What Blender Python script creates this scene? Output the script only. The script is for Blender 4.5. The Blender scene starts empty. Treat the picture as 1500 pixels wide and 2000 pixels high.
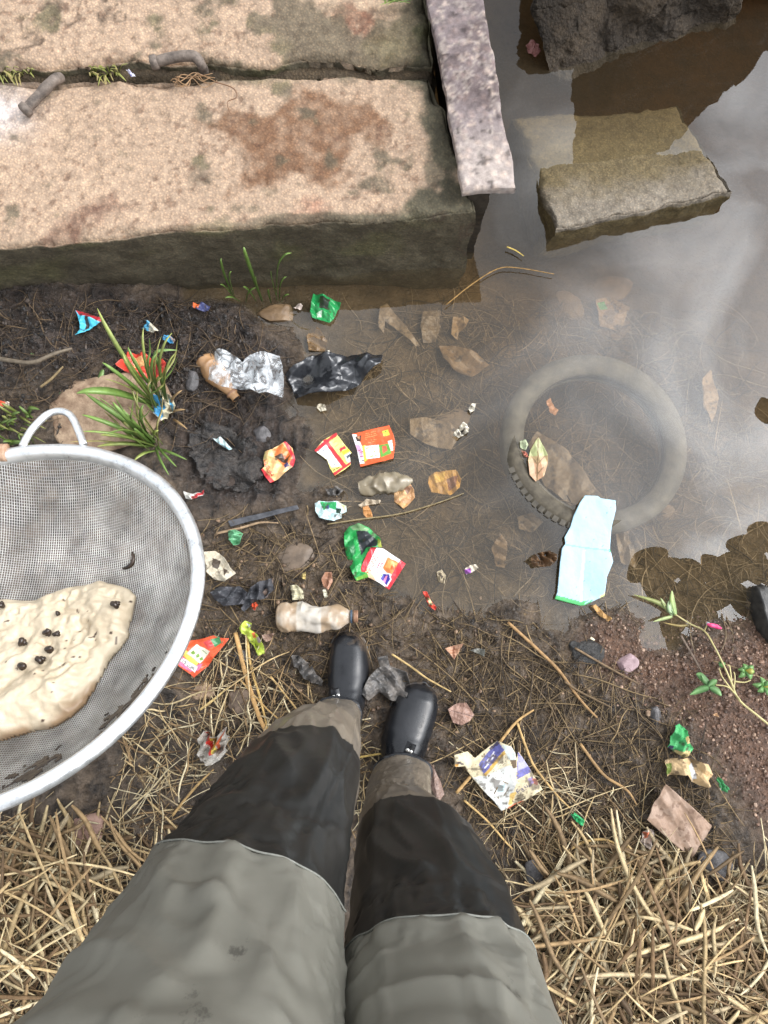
import bpy, math, random
import numpy as np
from mathutils import Vector, Matrix

# ------------------------------------------------------------------ camera, sky, sun, exposure
H = 1.6                       # camera height above the water
F = 1387.0                    # focal length in photo pixels (1500 x 2000)
TH = math.radians(8.2)        # tilt away from straight down
SC = bpy.context.scene
COL = SC.collection
cam = bpy.data.cameras.new('camera')
cam.sensor_fit = 'VERTICAL'
cam.sensor_height = 36.0
cam.lens = 36.0 * F / 2000.0
cam.clip_start = 0.02
cam.clip_end = 500
camo = bpy.data.objects.new('camera', cam)
COL.objects.link(camo)
camo.location = (0, 0, H)
camo.rotation_euler = (TH, 0, 0)
SC.camera = camo

SUN_EL, SUN_AZ = math.radians(42), math.radians(12)      # azimuth from +x towards +y
SUND = Vector((math.cos(SUN_EL) * math.cos(SUN_AZ), math.cos(SUN_EL) * math.sin(SUN_AZ), math.sin(SUN_EL)))
W = bpy.data.worlds.new('World')
SC.world = W
W.use_nodes = True
wt = W.node_tree
wt.nodes.clear()


def wn(kind, **kw):
    n = wt.nodes.new(kind)
    for k, v in kw.items():
        setattr(n, k, v)
    return n


wl = wt.links.new
sky = wn('ShaderNodeTexSky', sky_type='NISHITA', sun_disc=False)
sky.sun_elevation = SUN_EL
sky.sun_rotation = math.radians(90) - SUN_AZ
sky.dust_density = 2.0
tc = wn('ShaderNodeTexCoord')
sep = wn('ShaderNodeSeparateXYZ')
wl(tc.outputs['Generated'], sep.inputs[0])
mx = wn('ShaderNodeMath', operation='MAXIMUM')
wl(sep.outputs[2], mx.inputs[0])
mx.inputs[1].default_value = 0.12
dx = wn('ShaderNodeMath', operation='DIVIDE')
dy = wn('ShaderNodeMath', operation='DIVIDE')
wl(sep.outputs[0], dx.inputs[0]); wl(mx.outputs[0], dx.inputs[1])
wl(sep.outputs[1], dy.inputs[0]); wl(mx.outputs[0], dy.inputs[1])
cmb = wn('ShaderNodeCombineXYZ')
wl(dx.outputs[0], cmb.inputs[0]); wl(dy.outputs[0], cmb.inputs[1])
cmb.inputs[2].default_value = 3.7
cn = wn('ShaderNodeTexNoise')
cn.inputs['Scale'].default_value = 3.2
cn.inputs['Detail'].default_value = 4.5
cn.inputs['Roughness'].default_value = 0.5
cn.inputs['Distortion'].default_value = 0.9
wl(cmb.outputs[0], cn.inputs['Vector'])
cr = wn('ShaderNodeValToRGB')
cr.color_ramp.elements[0].position = 0.44
cr.color_ramp.elements[1].position = 0.80
wl(cn.outputs['Fac'], cr.inputs[0])
skm = wn('ShaderNodeMix', data_type='RGBA', blend_type='MULTIPLY')
skm.inputs[0].default_value = 1.0
wl(sky.outputs[0], skm.inputs[6])
skm.inputs[7].default_value = (0.11, 0.11, 0.11, 1)
veil = wn('ShaderNodeMix', data_type='RGBA')          # thin high overcast everywhere
veil.inputs[0].default_value = 0.75
wl(skm.outputs[2], veil.inputs[6])
veil.inputs[7].default_value = (1.03, 1.06, 1.10, 1)
mixc = wn('ShaderNodeMix', data_type='RGBA')
wl(cr.outputs[0], mixc.inputs[0])
wl(veil.outputs[2], mixc.inputs[6])
mixc.inputs[7].default_value = (2.6, 2.68, 2.8, 1)
dt = wn('ShaderNodeVectorMath', operation='DOT_PRODUCT')
nrm = wn('ShaderNodeVectorMath', operation='NORMALIZE')
wl(tc.outputs['Generated'], nrm.inputs[0])
wl(nrm.outputs[0], dt.inputs[0])
dt.inputs[1].default_value = SUND
dm = wn('ShaderNodeMath', operation='MAXIMUM')
wl(dt.outputs['Value'], dm.inputs[0]); dm.inputs[1].default_value = 0
pw = wn('ShaderNodeMath', operation='POWER')
wl(dm.outputs[0], pw.inputs[0]); pw.inputs[1].default_value = 11
gl = wn('ShaderNodeMath', operation='MULTIPLY_ADD')      # cloud brightens towards the veiled sun
wl(pw.outputs[0], gl.inputs[0]); gl.inputs[1].default_value = 7.5; gl.inputs[2].default_value = 0.9
glm = wn('ShaderNodeMix', data_type='RGBA', blend_type='MULTIPLY')
glm.inputs[0].default_value = 1.0
wl(mixc.outputs[2], glm.inputs[6]); wl(gl.outputs[0], glm.inputs[7])
bg = wn('ShaderNodeBackground')
bg.inputs[1].default_value = 1.0
wl(glm.outputs[2], bg.inputs[0])
wo = wn('ShaderNodeOutputWorld')
wl(bg.outputs[0], wo.inputs[0])

sl = bpy.data.lights.new('sun', 'SUN')
sl.energy = 0.8
sl.angle = math.radians(30)
sl.color = (1.0, 0.96, 0.9)
slo = bpy.data.objects.new('sun', sl)
COL.objects.link(slo)
slo.rotation_euler = (-SUND).to_track_quat('-Z', 'Y').to_euler()
SC.view_settings.view_transform = 'Standard'
SC.view_settings.look = 'None'
SC.view_settings.gamma = 1
SC.view_settings.use_curve_mapping = False
SC.view_settings.exposure = 0.1
SC.render.engine = 'CYCLES'
SC.cycles.use_denoising = True
SC.cycles.denoising_prefilter = 'ACCURATE'
SC.cycles.use_adaptive_sampling = False
SC.cycles.max_bounces = 4
SC.cycles.transparent_max_bounces = 8
SC.cycles.volume_bounces = 1
SC.cycles.caustics_reflective = False
SC.cycles.caustics_refractive = False

# ------------------------------------------------------------------ numeric helpers
rng = np.random.default_rng(7)
random.seed(7)
_c, _s = math.cos(TH), math.sin(TH)
_tab = np.random.default_rng(3).random(65536)


def rays(uv):
    uv = np.asarray(uv, float).reshape(-1, 2)
    x = (uv[:, 0] - 750) / F
    y = (1000 - uv[:, 1]) / F
    return np.stack([x, y * _c + _s, y * _s - _c], 1)


def at(u, v, z=0.0):
    """point of the place at height z that the photograph shows at pixel u, v"""
    r = rays([(u, v)])[0]
    t = (z - H) / r[2]
    return np.array([r[0] * t, r[1] * t, z])


def ats(uv, z=0.0):
    r = rays(uv)
    t = (np.asarray(z, float) - H) / r[:, 2]
    p = r * t[:, None]
    p[:, 2] = z
    return p


def on_plane(u, v, c, n):
    r = rays([(u, v)])[0]
    o = np.array([0, 0, H])
    t = np.dot(c - o, n) / np.dot(r, n)
    return o + r * t


def vn3(p, seed=0):
    i = np.floor(p).astype(np.int64)
    f = p - i
    f = f * f * f * (f * (f * 6 - 15) + 10)

    def h(a, b, c):
        return _tab[((i[:, 0] + a) * 73856093 ^ (i[:, 1] + b) * 19349663 ^ (i[:, 2] + c) * 83492791 ^ (seed * 2654435)) & 65535]
    fx, fy, fz = f[:, 0], f[:, 1], f[:, 2]
    r = 0
    for c in (0, 1):
        x0 = h(0, 0, c) * (1 - fx) + h(1, 0, c) * fx
        x1 = h(0, 1, c) * (1 - fx) + h(1, 1, c) * fx
        y = x0 * (1 - fy) + x1 * fy
        r = r + y * (fz if c else 1 - fz)
    return r * 2 - 1


def fbm(p, scale, octv=4, seed=0, gain=0.5, billow=False):
    p = np.asarray(p, float)
    if p.shape[1] == 2:
        p = np.concatenate([p, np.zeros((len(p), 1))], 1)
    a, s, tot, r = 1.0, scale, 0.0, 0
    for k in range(octv):
        n = vn3(p * s + 17.3 * k, seed + k)
        if billow:
            n = np.abs(n) * 2 - 0.6
        r = r + a * n
        tot += a
        a *= gain
        s *= 2.03
    return r / tot


def inside(pts, poly):
    x, y = pts[:, 0], pts[:, 1]
    poly = np.asarray(poly, float)
    res = np.zeros(len(pts), bool)
    j = len(poly) - 1
    for i in range(len(poly)):
        xi, yi = poly[i]
        xj, yj = poly[j]
        if yi != yj:
            c = ((yi > y) != (yj > y)) & (x < (xj - xi) * (y - yi) / (yj - yi) + xi)
            res ^= c
        j = i
    return res


def seg_dist(pts, poly, closed=True):
    poly = np.asarray(poly, float)
    best = np.full(len(pts), 1e9)
    n = len(poly)
    for i in range(n if closed else n - 1):
        a, b = poly[i], poly[(i + 1) % n]
        d = b - a
        L = max(d @ d, 1e-12)
        t = np.clip(((pts - a) @ d) / L, 0, 1)
        q = pts - (a + t[:, None] * d)
        best = np.minimum(best, (q * q).sum(1))
    return np.sqrt(best)


def sdf(pts, poly):
    d = seg_dist(pts, poly)
    return np.where(inside(pts, poly), d, -d)


def sm(x, a, b):
    t = np.clip((x - a) / (b - a), 0, 1)
    return t * t * (3 - 2 * t)


def lin(*c):
    """sRGB 0..255 to linear"""
    c = np.array(c, float) / 255
    return np.where(c <= 0.04045, c / 12.92, ((c + 0.055) / 1.055) ** 2.4)


# ------------------------------------------------------------------ mesh helpers
def make_mesh(name, V, Q=None, T=None, col=None, smooth=True):
    V = np.asarray(V, np.float32)
    me = bpy.data.meshes.new(name)
    me.vertices.add(len(V))
    me.vertices.foreach_set('co', V.ravel())
    Q = np.zeros((0, 4), np.int32) if Q is None else np.asarray(Q, np.int32).reshape(-1, 4)
    T = np.zeros((0, 3), np.int32) if T is None else np.asarray(T, np.int32).reshape(-1, 3)
    nl = Q.size + T.size
    me.loops.add(nl)
    me.loops.foreach_set('vertex_index', np.concatenate([Q.ravel(), T.ravel()]))
    me.polygons.add(len(Q) + len(T))
    st = np.concatenate([np.arange(len(Q)) * 4, Q.size + np.arange(len(T)) * 3]).astype(np.int32)
    me.polygons.foreach_set('loop_start', st)
    me.polygons.foreach_set('loop_total', np.concatenate([np.full(len(Q), 4), np.full(len(T), 3)]).astype(np.int32))
    me.polygons.foreach_set('use_smooth', np.full(len(Q) + len(T), smooth))
    me.update(calc_edges=True)
    if col is not None:
        col = np.asarray(col, np.float32)
        if col.shape[1] == 3:
            col = np.concatenate([col, np.ones((len(col), 1), np.float32)], 1)
        at_ = me.color_attributes.new('Col', 'FLOAT_COLOR', 'POINT')
        at_.data.foreach_set('color', col.ravel())
    return me


def link(name, me, mat=None, parent=None):
    o = bpy.data.objects.new(name, me)
    COL.objects.link(o)
    if mat is not None and me is not None and len(me.materials) == 0:
        me.materials.append(mat)
    if parent is not None:
        o.parent = parent
    return o


def tag(o, label=None, cat=None, group=None, kind=None):
    if label:
        o['label'] = label
    if cat:
        o['category'] = cat
    if group:
        o['group'] = group
    if kind:
        o['kind'] = kind
    return o


def empty(name, loc):
    o = bpy.data.objects.new(name, None)
    o.empty_display_size = 0.03
    COL.objects.link(o)
    o.location = Vector([float(a) for a in loc])
    return o


def grid_quads(ny, nx, base=0, wrap_x=False):
    j, i = np.meshgrid(np.arange(ny - 1), np.arange(nx if wrap_x else nx - 1), indexing='ij')
    i2 = (i + 1) % nx
    return (np.stack([j * nx + i, j * nx + i2, (j + 1) * nx + i2, (j + 1) * nx + i], -1).reshape(-1, 4) + base)


def loft(rings, cap0=True, cap1=True):
    """rings (m, n, 3) -> V, Q, T with fan caps"""
    rings = np.asarray(rings, float)
    m, n, _ = rings.shape
    V = rings.reshape(-1, 3)
    Q = grid_quads(m, n, 0, True)
    T = []
    k = len(V)
    ex = []
    if cap0:
        ex.append(rings[0].mean(0))
        T += [(k, (i + 1) % n, i) for i in range(n)]
        k += 1
    if cap1:
        ex.append(rings[-1].mean(0))
        b = (m - 1) * n
        T += [(k, b + i, b + (i + 1) % n) for i in range(n)]
    if ex:
        V = np.concatenate([V, ex])
    return V, Q, np.array(T, int).reshape(-1, 3)


def frames(P):
    P = np.asarray(P, float)
    t = np.gradient(P, axis=0)
    t /= np.linalg.norm(t, axis=1)[:, None] + 1e-12
    ref = np.array([0, 0, 1.0]) if abs(t[:, 2]).mean() < 0.8 else np.array([1.0, 0, 0])
    a = np.cross(t, ref)
    a /= np.linalg.norm(a, axis=1)[:, None] + 1e-12
    b = np.cross(a, t)
    return t, a, b


def spline(P, n):
    """Catmull-Rom resample"""
    P = np.asarray(P, float)
    m = len(P)
    s = np.linspace(0, m - 1, n)
    i = np.clip(s.astype(int), 0, m - 2)
    f = (s - i)[:, None]
    p0 = P[np.maximum(i - 1, 0)]
    p1 = P[i]
    p2 = P[i + 1]
    p3 = P[np.minimum(i + 2, m - 1)]
    return 0.5 * (2 * p1 + (p2 - p0) * f + (2 * p0 - 5 * p1 + 4 * p2 - p3) * f ** 2 + (3 * p1 - p0 - 3 * p2 + p3) * f ** 3)


def tube(P, r, n=8, flat=1.0):
    P = np.asarray(P, float)
    r = np.broadcast_to(np.asarray(r, float), (len(P),))
    t, a, b = frames(P)
    th = np.linspace(0, 2 * np.pi, n, endpoint=False)
    R = P[:, None] + r[:, None, None] * (np.cos(th)[None, :, None] * a[:, None] + flat * np.sin(th)[None, :, None] * b[:, None])
    return loft(R)


def join(parts):
    V, Q, T, k = [], [], [], 0
    for v, q, t in parts:
        V.append(v)
        Q.append(np.asarray(q, int).reshape(-1, 4) + k)
        T.append(np.asarray(t, int).reshape(-1, 3) + k)
        k += len(v)
    return np.concatenate(V), np.concatenate(Q), np.concatenate(T)


# ------------------------------------------------------------------ materials
def nodemat(name):
    m = bpy.data.materials.new(name)
    m.use_nodes = True
    nt = m.node_tree
    return m, nt, nt.nodes['Principled BSDF'], nt.links.new


def mat(name, c1, c2=None, rough=0.6, scale=30, bump=0.0, bscale=None, bdist=0.002, attr=False, spec=0.5, metal=0.0,
        rough2=None, contrast=(0.35, 0.65), trans=0.0, alpha=1.0, amount=1.0, sss=0.0, coat=0.0, detail=6.0):
    m, nt, b, L = nodemat(name)
    tcn = nt.nodes.new('ShaderNodeTexCoord')
    no = nt.nodes.new('ShaderNodeTexNoise')
    no.inputs['Scale'].default_value = scale
    no.inputs['Detail'].default_value = detail
    no.inputs['Roughness'].default_value = 0.62
    L(tcn.outputs['Object'], no.inputs['Vector'])
    rp = nt.nodes.new('ShaderNodeValToRGB')
    rp.color_ramp.elements[0].position = contrast[0]
    rp.color_ramp.elements[1].position = contrast[1]
    L(no.outputs['Fac'], rp.inputs[0])
    if attr:
        a = nt.nodes.new('ShaderNodeVertexColor')
        a.layer_name = 'Col'
        mul = nt.nodes.new('ShaderNodeMix')
        mul.data_type = 'RGBA'
        mul.blend_type = 'MULTIPLY'
        mul.inputs[0].default_value = amount
        rp.color_ramp.elements[0].color = (*c1, 1)
        rp.color_ramp.elements[1].color = (*(c2 or (1, 1, 1)), 1)
        L(a.outputs['Color'], mul.inputs[6])
        L(rp.outputs[0], mul.inputs[7])
        L(mul.outputs[2], b.inputs['Base Color'])
    else:
        rp.color_ramp.elements[0].color = (*c1, 1)
        rp.color_ramp.elements[1].color = (*(c2 or c1), 1)
        L(rp.outputs[0], b.inputs['Base Color'])
    b.inputs['Roughness'].default_value = rough
    if rough2 is not None:
        mr = nt.nodes.new('ShaderNodeMapRange')
        mr.inputs[3].default_value = rough
        mr.inputs[4].default_value = rough2
        L(no.outputs['Fac'], mr.inputs[0])
        mr.inputs[1].default_value = 0.3
        mr.inputs[2].default_value = 0.7
        L(mr.outputs[0], b.inputs['Roughness'])
    b.inputs['Metallic'].default_value = metal
    b.inputs['Specular IOR Level'].default_value = spec
    b.inputs['Transmission Weight'].default_value = trans
    b.inputs['Alpha'].default_value = alpha
    b.inputs['Coat Weight'].default_value = coat
    if sss:
        b.inputs['Subsurface Weight'].default_value = sss
        b.inputs['Subsurface Radius'].default_value = (0.01, 0.006, 0.004)
        b.inputs['Subsurface Scale'].default_value = 0.5
    if bump:
        n2 = nt.nodes.new('ShaderNodeTexNoise')
        n2.inputs['Scale'].default_value = bscale or scale * 2
        n2.inputs['Detail'].default_value = 8
        n2.inputs['Roughness'].default_value = 0.65
        L(tcn.outputs['Object'], n2.inputs['Vector'])
        bp = nt.nodes.new('ShaderNodeBump')
        bp.inputs['Strength'].default_value = bump
        bp.inputs['Distance'].default_value = bdist
        L(n2.outputs['Fac'], bp.inputs['Height'])
        L(bp.outputs[0], b.inputs['Normal'])
    return m


T3 = lambda *c: tuple(float(x) for x in lin(*c))
M = {}
M['straw'] = mat('straw', (0.62, 0.6, 0.55), (1.1, 1.08, 1.0), rough=0.6, scale=90, attr=True, spec=0.3)
M['print'] = mat('printed_foil', (0.86, 0.85, 0.82), (1, 1, 1), rough=0.32, scale=70, attr=True, bump=0.25, bscale=160, bdist=0.001, contrast=(0.3, 0.55))
M['matte'] = mat('wet_paper', (0.75, 0.73, 0.7), (1, 1, 1), rough=0.6, scale=60, attr=True, bump=0.4, bscale=150, bdist=0.0015)
M['softsheet'] = mat('soft_sheet', (0.9, 0.9, 0.89), (1, 1, 1), rough=0.6, scale=25, attr=True, bump=0.5, bscale=55, bdist=0.003)
M['leafm'] = mat('leaf_surface', (0.7, 0.68, 0.65), (1.05, 1.05, 1), rough=0.45, scale=80, attr=True, bump=0.3, bscale=120)
M['green'] = mat('grass_blade', (0.75, 0.75, 0.7), (1.1, 1.1, 1), rough=0.4, scale=60, attr=True)
M['blackplastic'] = mat('black_plastic', (0.012, 0.013, 0.016), (0.03, 0.032, 0.036), rough=0.22, scale=25, bump=0.3, bscale=60, spec=0.6)
M['greyplastic'] = mat('grey_muddy_plastic', T3(70, 70, 70), T3(118, 112, 106), rough=0.42, scale=50, bump=0.6, bscale=120, bdist=0.003)
M['boot'] = mat('boot_rubber', (0.007, 0.008, 0.010), (0.016, 0.017, 0.020), rough=0.20, scale=18, bump=0.12, bscale=90, rough2=0.42)


def add_mud(m, z0, z1):
    nt = m.node_tree
    L = nt.links.new
    b = nt.nodes['Principled BSDF']
    ge = nt.nodes.new('ShaderNodeNewGeometry')
    sp = nt.nodes.new('ShaderNodeSeparateXYZ')
    L(ge.outputs['Position'], sp.inputs[0])
    no = nt.nodes.new('ShaderNodeTexNoise')
    no.inputs['Scale'].default_value = 28
    no.inputs['Detail'].default_value = 8
    no.inputs['Roughness'].default_value = 0.7
    L(ge.outputs['Position'], no.inputs['Vector'])
    ad = nt.nodes.new('ShaderNodeMath')
    ad.operation = 'MULTIPLY_ADD'
    L(no.outputs['Fac'], ad.inputs[0]); ad.inputs[1].default_value = -0.16; L(sp.outputs[2], ad.inputs[2])
    mr = nt.nodes.new('ShaderNodeMapRange')
    L(ad.outputs[0], mr.inputs[0])
    mr.inputs[1].default_value = z1 - 0.08; mr.inputs[2].default_value = z0 - 0.08
    mr.inputs[3].default_value = 0; mr.inputs[4].default_value = 0.92
    mx_ = nt.nodes.new('ShaderNodeMix')
    mx_.data_type = 'RGBA'
    L(mr.outputs[0], mx_.inputs[0])
    L(b.inputs['Base Color'].links[0].from_socket, mx_.inputs[6])
    mx_.inputs[7].default_value = (0.085, 0.062, 0.043, 1)
    L(mx_.outputs[2], b.inputs['Base Color'])


add_mud(M['boot'], 0.02, 0.045)
M['sole'] = mat('boot_sole', (0.02, 0.02, 0.02), (0.07, 0.06, 0.05), rough=0.6, scale=60, bump=0.4)
M['rivet'] = mat('rivet_metal', (0.75, 0.74, 0.7), rough=0.25, metal=1.0)
M['steel'] = mat('sieve_steel', (0.55, 0.57, 0.58), (0.86, 0.88, 0.89), rough=0.24, scale=70, metal=0.85, bump=0.3, bscale=130, bdist=0.001, rough2=0.45, contrast=(0.28, 0.5))
M['wire'] = mat('sieve_wire', (0.30, 0.29, 0.27), (0.68, 0.67, 0.64), rough=0.33, scale=24, metal=0.7)
M['dough'] = mat('wet_cream_pulp', (0.72, 0.68, 0.62), (1.0, 0.99, 0.97), rough=0.38, scale=22, attr=True, bump=0.35, bscale=55, bdist=0.004, contrast=(0.3, 0.6), spec=0.5)
M['snail'] = mat('snail_shell', (0.010, 0.007, 0.005), (0.05, 0.03, 0.018), rough=0.25, scale=120)
M['tyre'] = mat('tyre_rubber', T3(64, 59, 50), T3(94, 87, 74), rough=0.7, spec=0.25, scale=40, bump=0.3)
M['bottle'] = mat('dirty_bottle', (0.8, 0.76, 0.7), (1, 1, 1), rough=0.25, scale=28, attr=True, bump=0.2, bscale=45, bdist=0.003, trans=0.12)
M['pebble'] = mat('pebble', (0.7, 0.65, 0.6), (1, 1, 1), rough=0.55, scale=90, attr=True, bump=0.3)
M['stone'] = mat('stone', T3(112, 88, 68), T3(172, 148, 122), rough=0.75, scale=35, bump=0.9, bscale=90, bdist=0.004)
M['darkstone'] = mat('dark_stone', T3(52, 50, 50), T3(95, 92, 92), rough=0.5, scale=60, bump=0.6, bscale=120, bdist=0.003)
M['rustbolt'] = mat('rusty_iron', T3(70, 62, 56), T3(120, 108, 98), rough=0.7, scale=60, bump=0.8, bscale=150, bdist=0.002)
M['bark'] = mat('bark', T3(60, 48, 38), T3(100, 84, 66), rough=0.8, scale=20, bump=0.8)

# ground: zones from the vertex colour (r black muck, g red gravel, b wet)
def ground_material():
    m, nt, b, L = nodemat('ground_mud')
    N = nt.nodes.new
    a = N('ShaderNodeVertexColor'); a.layer_name = 'Col'
    sp = N('ShaderNodeSeparateColor'); L(a.outputs[0], sp.inputs[0])
    tcn = N('ShaderNodeTexCoord')

    def noise(scale, detail=8, rough=0.65, dist=0.0):
        n = N('ShaderNodeTexNoise')
        n.inputs['Scale'].default_value = scale
        n.inputs['Detail'].default_value = detail
        n.inputs['Roughness'].default_value = rough
        n.inputs['Distortion'].default_value = dist
        L(tcn.outputs['Object'], n.inputs['Vector'])
        return n

    def ramp(n, p0, c0, p1, c1):
        r = N('ShaderNodeValToRGB')
        r.color_ramp.elements[0].position = p0
        r.color_ramp.elements[0].color = (*c0, 1)
        r.color_ramp.elements[1].position = p1
        r.color_ramp.elements[1].color = (*c1, 1)
        L(n.outputs['Fac'], r.inputs[0])
        return r

    def mix(f, x, y):
        k = N('ShaderNodeMix'); k.data_type = 'RGBA'
        L(f, k.inputs[0]); L(x, k.inputs[6]); L(y, k.inputs[7])
        return k.outputs[2]
    n1 = noise(26, dist=0.6)
    n2 = noise(11)
    n3 = noise(120)
    brown = ramp(n1, 0.34, T3(40, 34, 29), 0.66, T3(120, 104, 87))
    black = ramp(n1, 0.35, T3(26, 23, 22), 0.72, T3(88, 76, 68))
    red = ramp(n3, 0.3, T3(66, 49, 40), 0.68, T3(134, 103, 83))
    silt = ramp(n2, 0.32, T3(78, 65, 49), 0.7, T3(126, 107, 82))
    c = mix(sp.outputs[0], brown.outputs[0], black.outputs[0])
    c = mix(sp.outputs[1], c, red.outputs[0])
    c = mix(sp.outputs[2], c, silt.outputs[0])
    L(c, b.inputs['Base Color'])
    al = N('ShaderNodeMapRange')
    L(n2.outputs['Fac'], al.inputs[0])
    al.inputs[1].default_value = 0.35; al.inputs[2].default_value = 0.65
    al.inputs[3].default_value = 0.3; al.inputs[4].default_value = 0.6
    wr_ = N('ShaderNodeMix'); wr_.data_type = 'FLOAT'
    L(a.outputs['Alpha'], wr_.inputs[0]); L(al.outputs[0], wr_.inputs[2]); wr_.inputs[3].default_value = 0.11
    L(wr_.outputs[0], b.inputs['Roughness'])
    b.inputs['Specular IOR Level'].default_value = 0.6
    bp = N('ShaderNodeBump')
    bp.inputs['Strength'].default_value = 1.0
    bp.inputs['Distance'].default_value = 0.012
    nb = noise(75, 10, 0.75, 1.2)
    vb = N('ShaderNodeTexVoronoi')
    vb.inputs['Scale'].default_value = 120
    L(tcn.outputs['Object'], vb.inputs['Vector'])
    hb = N('ShaderNodeMath'); hb.operation = 'MULTIPLY_ADD'
    L(vb.outputs['Distance'], hb.inputs[0]); hb.inputs[1].default_value = -0.3; L(nb.outputs['Fac'], hb.inputs[2])
    L(hb.outputs[0], bp.inputs['Height'])
    L(bp.outputs[0], b.inputs['Normal'])
    return m


def concrete_material(name, agg=170, bumpd=0.0028):
    """vertex colour times grain, with pale aggregate stones"""
    m, nt, b, L = nodemat(name)
    N = nt.nodes.new
    a = N('ShaderNodeVertexColor'); a.layer_name = 'Col'
    tcn = N('ShaderNodeTexCoord')
    n = N('ShaderNodeTexNoise')
    n.inputs['Scale'].default_value = 55
    n.inputs['Detail'].default_value = 10
    n.inputs['Roughness'].default_value = 0.72
    L(tcn.outputs['Object'], n.inputs['Vector'])
    v = N('ShaderNodeTexVoronoi')
    v.inputs['Scale'].default_value = agg
    v.inputs['Randomness'].default_value = 1
    L(tcn.outputs['Object'], v.inputs['Vector'])
    r = N('ShaderNodeValToRGB')
    r.color_ramp.elements[0].position = 0.3
    r.color_ramp.elements[0].color = (0.52, 0.48, 0.46, 1)
    r.color_ramp.elements[1].position = 0.62
    r.color_ramp.elements[1].color = (1.18, 1.16, 1.12, 1)
    L(n.outputs['Fac'], r.inputs[0])
    mu = N('ShaderNodeMix'); mu.data_type = 'RGBA'; mu.blend_type = 'MULTIPLY'; mu.inputs[0].default_value = 0.85
    L(a.outputs[0], mu.inputs[6]); L(r.outputs[0], mu.inputs[7])
    vr = N('ShaderNodeValToRGB')
    vr.color_ramp.elements[0].position = 0.0
    vr.color_ramp.elements[0].color = (1.35, 1.24, 1.12, 1)
    vr.color_ramp.elements[1].position = 0.55
    vr.color_ramp.elements[1].color = (0.78, 0.77, 0.76, 1)
    L(v.outputs['Distance'], vr.inputs[0])
    m2 = N('ShaderNodeMix'); m2.data_type = 'RGBA'; m2.blend_type = 'MULTIPLY'; m2.inputs[0].default_value = 0.8
    L(mu.outputs[2], m2.inputs[6]); L(vr.outputs[0], m2.inputs[7])
    L(m2.outputs[2], b.inputs['Base Color'])
    b.inputs['Roughness'].default_value = 0.82
    b.inputs['Specular IOR Level'].default_value = 0.3
    ad = N('ShaderNodeMath'); ad.operation = 'MULTIPLY_ADD'
    L(v.outputs['Distance'], ad.inputs[0]); ad.inputs[1].default_value = -0.45
    L(n.outputs['Fac'], ad.inputs[2])
    bp = N('ShaderNodeBump')
    bp.inputs['Strength'].default_value = 0.85
    bp.inputs['Distance'].default_value = bumpd
    L(ad.outputs[0], bp.inputs['Height'])
    L(bp.outputs[0], b.inputs['Normal'])
    return m


def water_material():
    m, nt, b, L = nodemat('pond_water')
    N = nt.nodes.new
    nt.nodes.remove(b)
    out = nt.nodes['Material Output']
    tr = N('ShaderNodeBsdfTransparent'); tr.inputs[0].default_value = (0.93, 0.92, 0.88, 1)
    g = N('ShaderNodeBsdfGlossy'); g.inputs['Roughness'].default_value = 0.0
    g.inputs[0].default_value = (1, 1, 1, 1)
    fr = N('ShaderNodeFresnel'); fr.inputs[0].default_value = 1.65
    tcn = N('ShaderNodeTexCoord')
    n = N('ShaderNodeTexNoise')
    n.inputs['Scale'].default_value = 5
    n.inputs['Detail'].default_value = 2
    L(tcn.outputs['Object'], n.inputs['Vector'])
    bp = N('ShaderNodeBump'); bp.inputs['Strength'].default_value = 0.05; bp.inputs['Distance'].default_value = 0.01
    L(n.outputs['Fac'], bp.inputs['Height'])
    L(bp.outputs[0], g.inputs['Normal'])
    mx_ = N('ShaderNodeMixShader')
    ge = N('ShaderNodeNewGeometry')
    iv = N('ShaderNodeMath'); iv.operation = 'SUBTRACT'; iv.inputs[0].default_value = 1.0
    L(ge.outputs['Backfacing'], iv.inputs[1])
    fm_ = N('ShaderNodeMath'); fm_.operation = 'MULTIPLY'      # no total reflection from below: the straight-through water has no refraction
    L(fr.outputs[0], fm_.inputs[0]); L(iv.outputs[0], fm_.inputs[1])
    L(fm_.outputs[0], mx_.inputs[0]); L(tr.outputs[0], mx_.inputs[1]); L(g.outputs[0], mx_.inputs[2])
    df = N('ShaderNodeBsdfDiffuse'); df.inputs[0].default_value = (0.24, 0.19, 0.12, 1)
    m2 = N('ShaderNodeMixShader'); m2.inputs[0].default_value = 0.07      # fine silt carried at the surface
    L(mx_.outputs[0], m2.inputs[1]); L(df.outputs[0], m2.inputs[2])
    L(m2.outputs[0], out.inputs['Surface'])
    pv = N('ShaderNodeVolumeAbsorption')
    pv.inputs['Color'].default_value = (0.62, 0.50, 0.30, 1)
    pv.inputs['Density'].default_value = 4.2
    L(pv.outputs[0], out.inputs['Volume'])
    return m


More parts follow.
